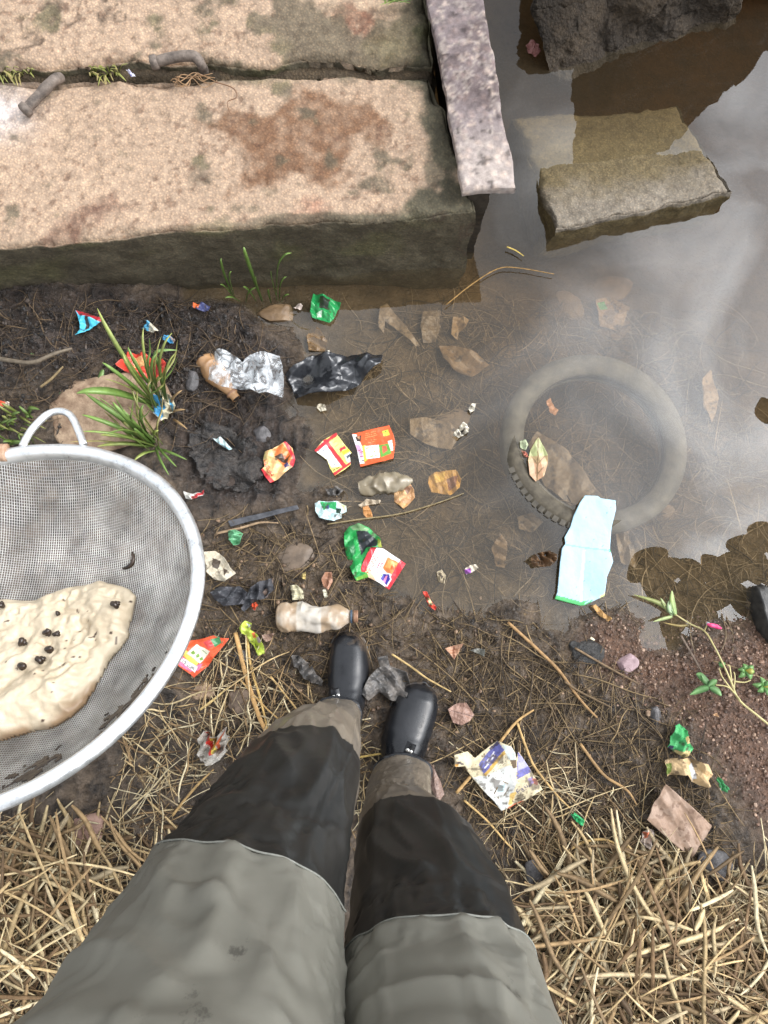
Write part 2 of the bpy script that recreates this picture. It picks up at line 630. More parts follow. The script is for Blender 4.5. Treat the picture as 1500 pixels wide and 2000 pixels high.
# ------------------------------------------------------------------ ground and water
SHORE_PX = [(350, 590), (470, 600), (515, 645), (585, 640), (590, 690), (640, 700), (600, 735), (555, 790), (600, 815), (612, 850),
            (590, 900), (580, 915), (590, 950), (660, 955), (690, 975), (650, 1010), (690, 1045), (750, 1160), (780, 1155), (825, 1185), (885, 1180),
            (935, 1207), (965, 1185), (1015, 1167), (1050, 1165), (1056, 1240), (1090, 1235), (1110, 1200), (1130, 1193), (1195, 1185),
            (1240, 1185), (1255, 1210), (1255, 1250), (1280, 1270), (1320, 1275), (1355, 1240), (1395, 1215), (1445, 1215), (1475, 1222),
            (1500, 1165), (1600, 1130)]
shore = ats(SHORE_PX)[:, :2]
WATER_POLY = np.concatenate([shore, [(3.0, -0.25), (14, -1.0), (14, 14), (-0.4, 14), (-0.5, 1.3)]])
BLACK = ats([(-250, 560), (350, 585), (470, 600), (560, 690), (560, 790), (600, 860), (560, 980), (420, 1010), (350, 930), (340, 820), (200, 740), (80, 760), (-250, 800)])[:, :2]
GRAVEL = ats([(1175, 1195), (1260, 1250), (1330, 1285), (1450, 1225), (1650, 1180), (1650, 1760), (1460, 1620), (1370, 1470), (1320, 1390), (1215, 1330), (1140, 1270)])[:, :2]
MOUND = [((140, 690), 0.16, 0.035), ((420, 650), 0.13, 0.02), ((540, 670), 0.06, 0.018), ((60, 850), 0.16, 0.03), ((430, 880), 0.10, -0.018),
         ((1390, 1500), 0.2, 0.03), ((1500, 1300), 0.14, 0.02), ((100, 1800), 0.3, 0.02), ((1300, 1850), 0.3, 0.02)]


def base_height(p):
    d = sdf(p, WATER_POLY)
    z = np.where(d > 0, -0.012 * sm(d, 0, 0.02) - 0.26 * d, 0)
    z = np.maximum(z, -0.5)
    land = -d
    z = np.where(d <= 0, 0.012 * sm(land, 0, 0.03) + 0.04 * sm(land, 0.0, 0.35) + 0.05 * sm(land, 0.3, 1.6) + 0.2 * sm(land, 3, 12), z)
    for (u, v), r, h in MOUND:
        c = at(u, v)[:2]
        z = z + h * np.exp(-((p - c) ** 2).sum(1) / (2 * r * r * 0.35))
    return z, d


fx = np.arange(-1.2, 1.2001, 0.0046)
fy = np.arange(-1.02, 1.82, 0.0046)
outer = np.array([0.03, 0.1, 0.25, 0.5, 0.9, 1.5, 2.5, 4, 6, 9, 12, 16, 25, 60, 150])
gx = np.concatenate([fx[0] - outer[::-1], fx, fx[-1] + outer])
gy = np.concatenate([fy[0] - outer[::-1], fy, fy[-1] + outer])
GXX, GYY = np.meshgrid(gx, gy)
gp = np.stack([GXX.ravel(), GYY.ravel()], 1)
wz, wd = base_height(gp)
jit = 0.02 * np.stack([fbm(gp, 14, 3, 50), fbm(gp, 14, 3, 60)], 1)
blk = sm(sdf(gp + jit * 1.5, BLACK), -0.05, 0.04)
grv = sm(sdf(gp + jit * 2, GRAVEL), -0.05, 0.05)
sub = sm(wd, -0.004, 0.02)
clod = fbm(gp, 26, 4, 1, billow=True) * 0.6 + fbm(gp, 60, 3, 5, billow=True) * 0.4
fine = fbm(gp, 45, 4, 9)
mud = fbm(gp, 9, 5, 20, 0.55) * 0.009 + fbm(gp, 34, 4, 23, 0.7) * 0.011 - fbm(gp, 22, 3, 29, billow=True) * 0.008 + fbm(gp, 75, 2, 33) * 0.005
wz = wz + (1 - sub) * ((1 - blk) * (1 - 0.6 * grv) * mud + blk * (clod * 0.026 + fine * 0.007) + grv * fbm(gp, 90, 3, 31) * 0.003)
wz = wz + sub * (fbm(gp, 9, 4, 40) * 0.007 + fbm(gp, 50, 3, 44) * 0.003)
wz = wz + np.exp(-(wd / 0.03) ** 2) * fbm(gp, 20, 3, 70) * 0.007
GZ = wz.reshape(GXX.shape)
wet = np.clip(np.exp(-np.maximum(-wd, 0) / 0.28) * 0.95 + 0.5 * blk - 0.25 * grv + 0.35 * fbm(gp, 7, 4, 77), 0, 1)
gcol = np.stack([blk, grv * (1 - sub * 0.6), sub, wet], 1)
gme = make_mesh('ground', np.stack([gp[:, 0], gp[:, 1], wz], 1), grid_quads(len(gy), len(gx)), col=gcol)
tag(link('ground', gme, ground_material()), kind='structure')


def box_blur(a, k):
    p = np.pad(a, k, mode='edge')
    c = np.cumsum(np.cumsum(p, 0), 1)
    c = np.pad(c, ((1, 0), (1, 0)))
    w = 2 * k + 1
    return (c[w:, w:] - c[:-w, w:] - c[w:, :-w] + c[:-w, :-w]) / (w * w)


GS = box_blur(GZ, 4)


def gsample(arr, p):
    p = np.asarray(p, float)
    i = np.clip(np.searchsorted(gx, p[:, 0]) - 1, 0, len(gx) - 2)
    j = np.clip(np.searchsorted(gy, p[:, 1]) - 1, 0, len(gy) - 2)
    tx = np.clip((p[:, 0] - gx[i]) / (gx[i + 1] - gx[i]), 0, 1)
    ty = np.clip((p[:, 1] - gy[j]) / (gy[j + 1] - gy[j]), 0, 1)
    return (arr[j, i] * (1 - tx) + arr[j, i + 1] * tx) * (1 - ty) + (arr[j + 1, i] * (1 - tx) + arr[j + 1, i + 1] * tx) * ty


def gz(p):
    return gsample(GS, np.asarray(p, float)[:, :2])


def on_ground(u, v, under=False):
    """point of the ground (or water surface) at a photo pixel"""
    z = 0.02
    for _ in range(5):
        q = at(u, v, z)
        z = float(gz([q])[0])
        if not under:
            z = max(z, 0.0)
    q[2] = z
    return q


wv = np.array([(-14, -14, 0), (16, -14, 0), (16, 16, 0), (-14, 16, 0), (-14, -14, -1.2), (16, -14, -1.2), (16, 16, -1.2), (-14, 16, -1.2)], float)
wq = [(0, 1, 2, 3), (7, 6, 5, 4), (0, 4, 5, 1), (1, 5, 6, 2), (2, 6, 7, 3), (3, 7, 4, 0)]
tag(link('water', make_mesh('water', wv, wq, smooth=False), water_material()), kind='structure')

# ------------------------------------------------------------------ concrete blocks
def block(top, bot, res, colfun, amp=0.006, rnd=0.02, mat_=None, seed=0, edge=0.012, chip=0.0):
    """rough block between a top and a bottom quad (corners in order front-left, front-right, back-right, back-left)"""
    top = np.asarray(top, float)
    bot = np.asarray(bot, float)

    def bil(q, s, t):
        s = s[:, None]
        t = t[:, None]
        return q[0] * (1 - s) * (1 - t) + q[1] * s * (1 - t) + q[2] * s * t + q[3] * (1 - s) * t
    Lx = np.linalg.norm(top[1] - top[0])
    Ly = np.linalg.norm(top[3] - top[0])
    nx = max(6, int(Lx / res))
    ny = max(6, int(Ly / res))
    nz = max(4, int(np.linalg.norm(top[0] - bot[0]) / res))
    parts, ed, lev = [], [], []

    def add(S, Tt, Z, n1, n2):
        P = bil(top, S, Tt) * (1 - Z[:, None]) + bil(bot, S, Tt) * Z[:, None]
        d = np.minimum(np.minimum(S, 1 - S) * Lx, np.minimum(Tt, 1 - Tt) * Ly)
        parts.append((P, grid_quads(n1, n2), np.zeros((0, 3), int)))
        ed.append(d)
        lev.append(Z)
    s, t = np.meshgrid(np.linspace(0, 1, nx), np.linspace(0, 1, ny))
    add(s.ravel(), t.ravel(), np.zeros(s.size), ny, nx)
    for side in range(4):
        n = nx if side % 2 == 0 else ny
        a = np.linspace(0, 1, n)
        zz, aa = np.meshgrid(np.linspace(0, 1, nz), a, indexing='ij')
        aa, zz = aa.ravel(), zz.ravel()
        o, l = np.zeros_like(aa), np.ones_like(aa)
        S, Tt = [(aa, o), (l, aa), (1 - aa, l), (o, 1 - aa)][side]
        P = bil(top, S, Tt) * (1 - zz[:, None]) + bil(bot, S, Tt) * zz[:, None]
        parts.append((P, grid_quads(nz, n)[:, ::-1], np.zeros((0, 3), int)))
        ed.append(np.zeros(len(aa)))
        lev.append(zz)
    V, Q, T = join(parts)
    ed = np.concatenate(ed)
    lev = np.concatenate(lev)
    up = (top.mean(0) - bot.mean(0))
    up = up / np.linalg.norm(up)
    P0 = V.copy()
    hgt = np.linalg.norm(top[0] - bot[0])
    # rounded, chipped arris: pull points near the top edge down and inwards
    r = rnd * (1 + 0.9 * fbm(P0, 16, 4, seed + 3)) + np.maximum(0, fbm(P0, 7, 3, seed + 8)) * chip
    r = np.maximum(r, 0.003)
    dz = np.maximum(0, r - ed)
    onTop = lev == 0
    drop = np.where(onTop & (ed < r), r - np.sqrt(np.maximum(0, r * r - dz * dz)), 0)
    V = V - up * (drop * 0.8)[:, None]
    side_d = lev * hgt
    inn = np.where(side_d < r, (r - side_d) * 0.35, 0)
    cen = (top.mean(0) + bot.mean(0)) / 2
    dirn = cen - P0
    dirn = dirn - np.outer(dirn @ up, up)
    dirn /= np.linalg.norm(dirn, axis=1)[:, None] + 1e-9
    w = np.where(ed < r, 1, 0)
    V = V + dirn * (inn * w * np.where(onTop, np.clip(1 - ed / r, 0, 1), 1))[:, None]
    dsp = np.stack([fbm(P0, 11, 5, seed + k * 9, 0.55) for k in range(3)], 1)
    e_w = 1 + edge / max(amp, 1e-6) * np.clip(1 - ed / 0.03, 0, 1)
    V = V + dsp * amp * np.minimum(e_w, 4)[:, None] * np.array([1, 1, 0.8])
    V = V + up * (fbm(P0, 70, 3, seed + 40, billow=True) * amp * 0.35)[:, None]
    V = V - up * (np.where(onTop, sm(fbm(P0, 13, 5, seed + 60, 0.6), 0.30, 0.42), 0) * 0.004)[:, None]
    col = colfun(P0, ed, lev)
    return V, Q, T, col


def rough_thing(name, V, Q, T, col, m, label, cat, kind=None):
    c = np.array([V[:, 0].mean(), V[:, 1].mean(), V[:, 2].min()])
    o = link(name, make_mesh(name, V - c, Q, T, col), m)
    o.location = c
    return tag(o, label, cat, kind=kind)


M['slab'] = concrete_material('weathered_concrete')
M['darkconc'] = concrete_material('dark_wet_concrete', 150, 0.008)
M['lichen'] = concrete_material('rusted_lichen_steel', 60, 0.003)
STAINS = [([(375, 235), (430, 228), (455, 205), (520, 225), (545, 185), (620, 175), (720, 200), (770, 245), (735, 290), (690, 275), (655, 330),
            (680, 335), (640, 385), (600, 355), (560, 345), (500, 365), (450, 370), (482, 325), (440, 285), (425, 245), (385, 245)], T3(112, 82, 60)),
          ([(75, 488), (110, 465), (122, 432), (155, 415), (165, 400), (212, 372), (250, 395), (205, 418), (175, 440), (152, 465), (120, 480)], T3(108, 80, 68)),
          ([(330, 445), (375, 410), (380, 420), (340, 450)], T3(132, 104, 88)),
          ([(560, 430), (600, 395), (640, 410), (600, 440)], T3(165, 125, 105)),
          ([(630, 20), (700, 10), (760, 30), (770, 60), (720, 75), (690, 60)], T3(112, 78, 62)),
          ([(375, 335), (400, 330), (408, 362), (390, 360)], T3(95, 85, 72)),
          ([(500, 370), (530, 365), (525, 385), (505, 382)], T3(100, 92, 75))]


def slab_col(P, ed, lev):
    n = fbm(P, 5, 5, 90)
    n2 = fbm(P, 30, 4, 95)
    col = np.array(T3(170, 149, 129)) * (1 + 0.10 * n + 0.08 * n2)[:, None]
    cream = sm(fbm(P, 4, 4, 99) + (P[:, 0] - 0.05) * 0.6, 0.0, 0.5)
    col = col * (1 - 0.6 * cream[:, None]) + np.array(T3(182, 164, 140)) * 0.6 * cream[:, None]
    j = np.stack([fbm(P, 22, 4, 110), fbm(P, 22, 4, 120)], 1) * 0.035
    for poly, c in STAINS:
        w = ats(poly, 0.22)[:, :2]
        k = np.clip(sm(sdf(P[:, :2] + j, w) + 0.016 * fbm(P, 70, 3, 133), -0.016, 0.020) * (0.8 + 0.5 * fbm(P, 50, 4, 130)), 0, 0.92)[:, None]
        col = col * (1 - k) + np.array(c) * k
    spk = sm(fbm(P, 75, 3, 140) + 0.25 * fbm(P, 9, 3, 142), 0.22, 0.5)[:, None] * 0.6
    col = col * (1 - spk) + np.array(T3(98, 72, 58)) * spk
    # white lime bloom at the far side, algae on the damp rims and sides
    w = at(5, 215, 0.22)
    k = (np.exp(-((P[:, :2] - w[:2]) ** 2).sum(1) / 0.0035) * (0.7 + 0.6 * n2))[:, None]
    col = col * (1 - np.clip(k, 0, 1)) + np.array(T3(225, 220, 222)) * np.clip(k, 0, 1)
    right = at(880, 250, 0.22)[0]
    al = np.clip(sm(0.055 - ed + 0.05 * fbm(P, 13, 4, 150) + 0.09 * sm(P[:, 0], right - 0.16, right + 0.02) + 0.10 * fbm(P, 24, 5, 155) * sm(P[:, 0], right - 0.35, right) - 0.035, 0.0, 0.07), 0, 1)
    gap = at(400, 140, 0.22)[1]
    pit = sm(fbm(P, 18, 5, 170) + 0.75 * np.exp(-((P[:, 1] - gap - 0.07) / 0.09) ** 2) * sm(P[:, 0], -0.42, -0.1), 0.2, 0.5)
    al = np.maximum(al, pit * 0.75)
    front = sm(0.026 + 0.03 * fbm(P, 9, 4, 157) - ed, -0.004, 0.010) * sm(0.06 + P[:, 0] * 0.10, -0.02, 0.06) * (P[:, 1] < gap - 0.1)
    al = np.maximum(al, front * 0.9)
    al = np.where(lev > 0.02, 0.95, al)[:, None]
    g = np.array(T3(84, 80, 66)) * (1 + 0.45 * fbm(P, 17, 4, 160))[:, None]
    gg = np.array(T3(92, 92, 62)) * (1 + 0.3 * n2)[:, None]
    kk = sm(fbm(P, 8, 3, 180), 0.1, 0.45)[:, None]
    g = g * (1 - 0.6 * kk) + gg * 0.6 * kk
    col = col * (1 - al) + g * al
    crk = (np.maximum(0, 1 - np.abs(fbm(P, 3.1, 5, 190, 0.6)) * 42) * sm(fbm(P, 2.3, 2, 195), -0.05, 0.3))[:, None] * 0.8
    return np.clip(col * (1 - crk) + np.array(T3(74, 62, 52)) * crk, 0.01, 1)


ZT = 0.22
ft = [at(-330, 505, ZT), at(930, 412, ZT), at(846, 150, ZT), at(-330, 158, ZT)]
fb = [np.array([p[0] - dx_, p[1] - dy_, -0.12]) for p, dx_, dy_ in zip(ft, (0.02, -0.0, -0.0, 0), (0.015, 0.012, 0, 0))]
V, Q, T, c = block(ft, fb, 0.0052, slab_col, amp=0.003, rnd=0.011, seed=1, chip=0.06)
rough_thing('concrete_slab', V, Q, T, c, M['slab'], 'long pinkish concrete slab with brown stains, the nearer of two, mossy front face', 'slab', 'thing')
bt = [at(-330, 140, ZT + 0.004), at(850, 128, ZT - 0.012), at(826, -120, ZT + 0.01), at(-330, -120, ZT + 0.01)]
bb = [np.array([p[0], p[1], -0.12]) for p in bt]
V, Q, T, c = block(bt, bb, 0.0056, slab_col, amp=0.006, rnd=0.03, seed=21, chip=0.06)
rough_thing('concrete_slab', V, Q, T, c, M['slab'], 'rear concrete slab with crumbling pitted edge behind the grassy crack', 'slab', 'thing')
fill = [at(-330, 168, 0.205), at(850, 158, 0.19), at(850, 115, 0.19), at(-330, 122, 0.205)]
V, Q, T, c = block(fill, [p - np.array([0, 0, 0.1]) for p in fill], 0.008, lambda P, e, l: np.array(T3(74, 64, 50)) * (1 + 0.6 * fbm(P, 30, 4, 35))[:, None].clip(0.2, 2), amp=0.008, rnd=0.01, seed=33)
o = link('crack_soil', make_mesh('crack_soil', V, Q, T, c), M['darkconc'])
tag(o, kind='structure')


def sunk_col(P, ed, lev):
    n = fbm(P, 14, 5, 200)
    col = np.array(T3(126, 119, 108)) * (1 + 0.3 * n + 0.15 * fbm(P, 60, 3, 205))[:, None]
    k = sm(0.035 - P[:, 2] + 0.015 * fbm(P, 20, 3, 210), -0.01, 0.03)[:, None]
    k = np.maximum(k * 0.85, np.where(lev > 0.1, 0.9, 0)[:, None])
    col = col * (1 - k) + np.array(T3(96, 84, 54)) * k * (1 + 0.4 * n)[:, None]
    return np.clip(col, 0.01, 1)


st_ = [at(1086, 446, 0.055), at(1436, 372, 0.05), at(1325, 205, -0.055), at(1002, 228, -0.055)]
sb_ = [st_[0] + np.array([-0.012, 0.0, -0.15]), st_[1] + np.array([-0.005, 0.0, -0.15]), st_[2] + np.array([0, 0, -0.15]), st_[3] + np.array([0, 0, -0.15])]
V, Q, T, c = block(st_, sb_, 0.0045, sunk_col, amp=0.004, rnd=0.014, seed=61, chip=0.02)
rough_thing('concrete_block', V, Q, T, c, M['slab'], 'tilted grey concrete block sinking into the pond, its back half under water', 'concrete block')


def rock_col(P, ed, lev):
    n = fbm(P, 20, 5, 230)
    col = np.array(T3(60, 53, 45)) * (1 + 0.8 * n)[:, None]
    k = sm(fbm(P, 9, 4, 240), 0.1, 0.5)[:, None] * np.where(lev == 0, 0.9, 0.25)[:, None]
    return np.clip(col * (1 - k) + np.array(T3(100, 86, 67)) * k, 0.008, 1)


rt = [at(1036, 12, 0.10), at(1455, -40, 0.12), at(1440, -330, 0.16), at(1060, -300, 0.15)]
rb = [at(1083, 138, 0.0), at(1450, 28, 0.0), at(1480, -220, 0.0), at(1062, -200, 0.0)]
rb = [t_ + (b_ - t_) * 1.15 for t_, b_ in zip(rt, rb)]
ck = empty('concrete_chunk', (rt[0] + rt[1]) / 2 * np.array([1, 1, 0]))
tag(ck, 'dark rough broken concrete chunk standing in the pond, mirrored in the water', 'concrete chunk')
ko = np.array(ck.location)
V, Q, T, c = block(rt, rb, 0.0045, rock_col, amp=0.02, rnd=0.03, seed=81, chip=0.03)
link('lower_mass', make_mesh('lower_mass', V - ko, Q, T, c), M['darkconc'], ck)
ut = [np.array(p) for p in ((0.70, 1.60, 0.80), (0.93, 1.62, 0.78), (1.02, 2.3, 0.8), (0.7, 2.3, 0.8))]
ub = [np.array(p) for p in ((0.68, 1.54, 0.05), (1.12, 1.54, 0.05), (1.15, 2.4, 0.05), (0.66, 2.4, 0.05))]
V, Q, T, c = block(ut, ub, 0.012, rock_col, amp=0.03, rnd=0.05, seed=85, chip=0.05)
link('upper_mass', make_mesh('upper_mass', V - ko, Q, T, c), M['darkconc'], ck)

# ------------------------------------------------------------------ steel beam
ZB = 0.27
bl0, bl1 = at(838, 0, ZB), at(907, 373, ZB)
br0, br1 = at(945, 0, ZB), at(1008, 365, ZB)
bl0 = bl1 + (bl0 - bl1) * 1.45
br0 = br1 + (br0 - br1) * 1.45


def beam_col(P, ed, lev):
    n = fbm(P, 12, 5, 300)
    col = np.array(T3(126, 116, 118)) * (1 + 0.2 * n)[:, None]
    k = 0.75 * sm(fbm(P, 15, 6, 310, 0.65), -0.05, 0.35)[:, None]
    col = col * (1 - k) + np.array(T3(96, 84, 84)) * k
    k = 0.6 * sm(1 - 10 * np.abs(fbm(P, 20, 6, 320, 0.65)), 0.0, 0.9)[:, None]
    col = col * (1 - k) + np.array(T3(178, 168, 160)) * k
    e = at(957, 340, ZB)
    k = np.exp(-((P[:, :2] - e[:2]) ** 2).sum(1) / 0.008)[:, None]
    col = col * (1 - 0.8 * k) + np.array(T3(188, 178, 172)) * 0.8 * k * (1 + 0.15 * n)[:, None]
    k = 0.7 * sm(fbm(P, 60, 4, 330), 0.3, 0.5)[:, None]
    col = col * (1 - k) + np.array(T3(50, 44, 44)) * k
    return np.clip(col, 0.01, 1)


bm = empty('steel_beam', ((bl1 + br1) / 2 * np.array([1, 1, 0])))
tag(bm, 'weathered steel beam with flaking grey lilac flange beside the slabs', 'beam', kind='thing')
loc0 = np.array(bm.location)
tq = [bl1, br1, br0, bl0]
V, Q, T, c = block(tq, [p - np.array([0, 0, 0.02]) for p in tq], 0.005, beam_col, amp=0.0018, rnd=0.004, seed=91)
link('top_flange', make_mesh('top_flange', V - loc0, Q, T, c), M['lichen'], bm)
ax = (bl0 - bl1) / np.linalg.norm(bl0 - bl1)
cr_ = (br1 - bl1) / np.linalg.norm(br1 - bl1)
mid1 = (bl1 + br1) / 2 - cr_ * 0.012 + ax * 0.01 - np.array([0, 0, 0.021])
mid0 = (bl0 + br0) / 2 - np.array([0, 0, 0.021])
wq_ = [mid1 - cr_ * 0.022, mid1 + cr_ * 0.022, mid0 + cr_ * 0.022, mid0 - cr_ * 0.022]
wb_ = [q - np.array([0, 0, 0.28]) + (cr_ * 0.012 if i in (0, 3) else -cr_ * 0.012) for i, q in enumerate(wq_)]
V, Q, T, c = block(wq_, wb_, 0.007, lambda P, e, l: np.array(T3(62, 56, 48)) * (1 + 0.5 * fbm(P, 25, 4, 340))[:, None], amp=0.003, rnd=0.003, seed=95)
link('web', make_mesh('web', V - loc0, Q, T, np.clip(c, 0.01, 1)), M['lichen'], bm)

# ------------------------------------------------------------------ strands: straw, roots, fibres
def strands(P0, head, length, width, bend, lift, colr, nseg=7, under=False, thick=0.16, fray=0.0):
    n = len(P0)
    k = nseg + 1
    s = np.linspace(0, 1, k)
    ang = head[:, None] + bend[:, None] * (s[None] - 0.5) + fray * rng.normal(size=(n, 1)) * np.sin(s * 6.0)[None]
    stp = (length / nseg)[:, None]
    X = P0[:, :1] + np.cumsum(np.cos(ang) * stp, 1) - np.cos(ang) * stp * (k / 2)
    Y = P0[:, 1:2] + np.cumsum(np.sin(ang) * stp, 1) - np.sin(ang) * stp * (k / 2)
    pts = np.stack([X.ravel(), Y.ravel()], 1)
    Zg = gsample(GS, pts).reshape(n, k)
    # stalks are stiff: blend of the ground and a straight line between the ends
    line = Zg[:, :1] * (1 - s) + Zg[:, -1:] * s
    Z = np.maximum(0.55 * Zg + 0.45 * line, Zg - 0.003) + lift[:, None] + 0.4 * width[:, None]
    C = np.stack([X, Y, Z], -1)
    dxy = np.stack([-np.sin(ang), np.cos(ang), np.zeros_like(ang)], -1)
    tap = (1 - 0.55 * np.abs(s * 2 - 1) ** 3)[None, :, None] * width[:, None, None] * 0.5
    up_ = np.array([0, 0, 1.0]) * tap * thick
    R = np.stack([C + dxy * tap, C + up_, C - dxy * tap, C - up_], 2)       # n,k,4,3
    V = R.reshape(-1, 3)
    q = grid_quads(k, 4, 0, True)
    Q = (q[None] + (np.arange(n) * k * 4)[:, None, None]).reshape(-1, 4)
    cc = np.repeat(colr, k * 4, 0) * (0.9 + 0.2 * rng.random((n * k * 4, 1)))
    return V, Q, cc


def scatter(poly_px, n, zplane=0.03, keep=None):
    poly = ats(poly_px, zplane)[:, :2]
    lo, hi = poly.min(0), poly.max(0)
    out = np.zeros((0, 2))
    while len(out) < n:
        p = lo + (hi - lo) * rng.random((n * 2, 2))
        p = p[inside(p + 0.03 * rng.normal(size=p.shape), poly)]
        out = np.concatenate([out, p])
    return out[:n]


def straw_cols(n, dark=0.0):
    pal = np.array([T3(206, 186, 148), T3(190, 166, 126), T3(158, 132, 98), T3(220, 206, 174), T3(112, 90, 66), T3(180, 163, 134), T3(134, 112, 84)])
    c = pal[rng.integers(0, len(pal), n)] * (0.8 + 0.5 * rng.random((n, 1)))
    return c * (1 - dark * rng.random((n, 1)))


def straw_heap(name, poly, n, lens, wid, liftmax, label, dark=0.1, head=None, nseg=7, cols=None, bend=0.28):
    P = scatter(poly, n)
    h = rng.random(n) * np.pi * 2 if head is None else head + rng.normal(size=n) * 0.6
    L_ = lens[0] + (lens[1] - lens[0]) * rng.random(n) ** 1.8
    w_ = wid[0] + (wid[1] - wid[0]) * rng.random(n) ** 2
    V, Q, c = strands(P, h, L_, w_, rng.normal(size=n) * bend, rng.random(n) ** 1.5 * liftmax, straw_cols(n, dark) if cols is None else cols(n), nseg, fray=0.05)
    o = link(name, make_mesh(name, V, Q, col=c), M['straw'])
    tag(o, label, 'straw', kind='stuff')
    return o


RIGHT_HEAP = [(1090, 1660), (1180, 1640), (1330, 1700), (1440, 1710), (1620, 1690), (1620, 2150), (950, 2150), (1000, 1800), (1040, 1700)]
LEFT_HEAP = [(-120, 1585), (60, 1580), (170, 1600), (250, 1640), (330, 1600), (330, 2150), (-120, 2150)]
straw_heap('straw_litter', RIGHT_HEAP, 2000, (0.04, 0.28), (0.002, 0.0125), 0.05, 'dense tangle of dry straw covering the ground at the bottom right corner', dark=0.35)
straw_heap('straw_litter', LEFT_HEAP, 1250, (0.04, 0.22), (0.002, 0.0125), 0.04, 'dense tangle of dry straw on the mud at the bottom left corner', dark=0.35)
MUDDY = lambda n: np.array([T3(98, 83, 64), T3(74, 62, 49), T3(118, 100, 76), T3(56, 47, 38), T3(140, 120, 90)])[rng.integers(0, 5, n)] * (0.7 + 0.5 * rng.random((n, 1)))
straw_heap('muddy_fibre', [(830, 1200), (1000, 1190), (1060, 1250), (1130, 1290), (1230, 1350), (1320, 1420), (1400, 1560), (1420, 1720), (1040, 1720), (900, 1560), (850, 1300)],
           1900, (0.03, 0.2), (0.0008, 0.0032), 0.008, 'matted muddy plant fibres spread over the bank between boots and pond', cols=MUDDY)
straw_heap('muddy_fibre', [(420, 1010), (650, 1020), (760, 1160), (850, 1220), (640, 1420), (480, 1420), (400, 1300), (390, 1080)],
           1100, (0.02, 0.13), (0.0008, 0.003), 0.008, 'matted muddy fibres on the bank around the dirty bottle', cols=MUDDY)
straw_heap('straw_litter', [(240, 1480), (400, 1330), (470, 1250), (640, 1400), (560, 1440), (420, 1480), (330, 1600), (230, 1640)],
           420, (0.02, 0.16), (0.0012, 0.0045), 0.02, 'loose straw scattered on bare mud between sieve and trouser leg', dark=0.2)
straw_heap('straw_litter', [(880, 1440), (1060, 1480), (1250, 1600), (1420, 1700), (1090, 1700), (960, 1600)],
           300, (0.03, 0.2), (0.0012, 0.004), 0.015, 'loose straw around the torn printed bag', dark=0.25)
straw_heap('straw_litter', [(600, 1400), (720, 1420), (740, 1520), (720, 1640), (690, 1640), (690, 1480)],
           110, (0.02, 0.12), (0.0012, 0.004), 0.012, 'loose straw on the mud between the two boots', dark=0.2)
straw_heap('straw_litter', RIGHT_HEAP, 1600, (0.02, 0.16), (0.0008, 0.0025), 0.055, 'fine thin straw chaff mixed through the bottom right tangle', dark=0.3)
straw_heap('straw_litter', LEFT_HEAP, 900, (0.02, 0.14), (0.0008, 0.0025), 0.045, 'fine thin straw chaff mixed through the bottom left tangle', dark=0.3)
ROOTC = lambda n: np.array([T3(92, 78, 64), T3(66, 56, 48), T3(112, 94, 74), T3(48, 42, 38)])[rng.integers(0, 4, n)] * (0.7 + 0.5 * rng.random((n, 1)))
straw_heap('rotten_fibre', [(-150, 590), (340, 590), (470, 610), (560, 690), (540, 780), (360, 860), (300, 760), (60, 830), (-150, 880)],
           1200, (0.02, 0.14), (0.0008, 0.003), 0.012, 'dark rotting fibres tangled in the black muck under the slab', cols=ROOTC, bend=1.4)
SUNKC = lambda n: np.array([T3(122, 105, 84), T3(80, 68, 55), T3(142, 124, 100), T3(58, 50, 42)])[rng.integers(0, 4, n)] * (0.75 + 0.5 * rng.random((n, 1)))
straw_heap('sunken_fibre', [(620, 700), (760, 590), (960, 540), (1250, 520), (1560, 560), (1560, 1150), (1380, 1215), (1050, 1150), (830, 1160), (700, 1010), (640, 860)],
           4200, (0.025, 0.17), (0.0009, 0.0034), 0.010, 'brown rotted fibres lying on the pond bottom', cols=SUNKC, bend=1.3)

# individual stalks on top of the heaps (two shared labels, one for each corner)
def stalk_mesh(k):
    L_ = random.uniform(0.08, 0.26)
    n = 8
    s = np.linspace(-0.5, 0.5, n)
    b = random.uniform(-0.25, 0.25)
    P = np.stack([s * L_, b * L_ * (s * s - 0.08), 0.006 * np.cos(s * 3) * random.uniform(-1, 1.5)], 1)
    w = random.uniform(0.0012, 0.0032) * (1 - 0.4 * np.abs(s * 2) ** 3)
    V, Q, T = tube(P, w * 1.25, 6, 0.3)
    c = straw_cols(1)[0]
    return make_mesh('straw_stalk', V, Q, T, np.tile(c, (len(V), 1)) * (0.88 + 0.24 * rng.random((len(V), 1))))


stalks = [stalk_mesh(k) for k in range(36)]
for poly, n, lab, grp in (([(1080, 1690), (1500, 1740), (1500, 2000), (1110, 2000), (1060, 1800)], 150, 'dry straw stalk lying on top of the bottom right straw tangle', 'straw stalks at the bottom right'),
                          ([(0, 1620), (200, 1650), (260, 1680), (60, 1960), (0, 2000)], 80, 'dry straw stalk lying on top of the bottom left straw tangle', 'straw stalks at the bottom left')):
    for p in scatter(poly, n):
        o = link('straw_stalk', stalks[random.randrange(36)], M['straw'])
        o.location = (p[0], p[1], float(gz([p])[0]) + random.uniform(0.022, 0.055))
        o.rotation_euler = (random.uniform(-0.5, 0.5), random.uniform(-0.13, 0.13), random.uniform(0, 6.28))
        tag(o, lab, 'straw', grp)


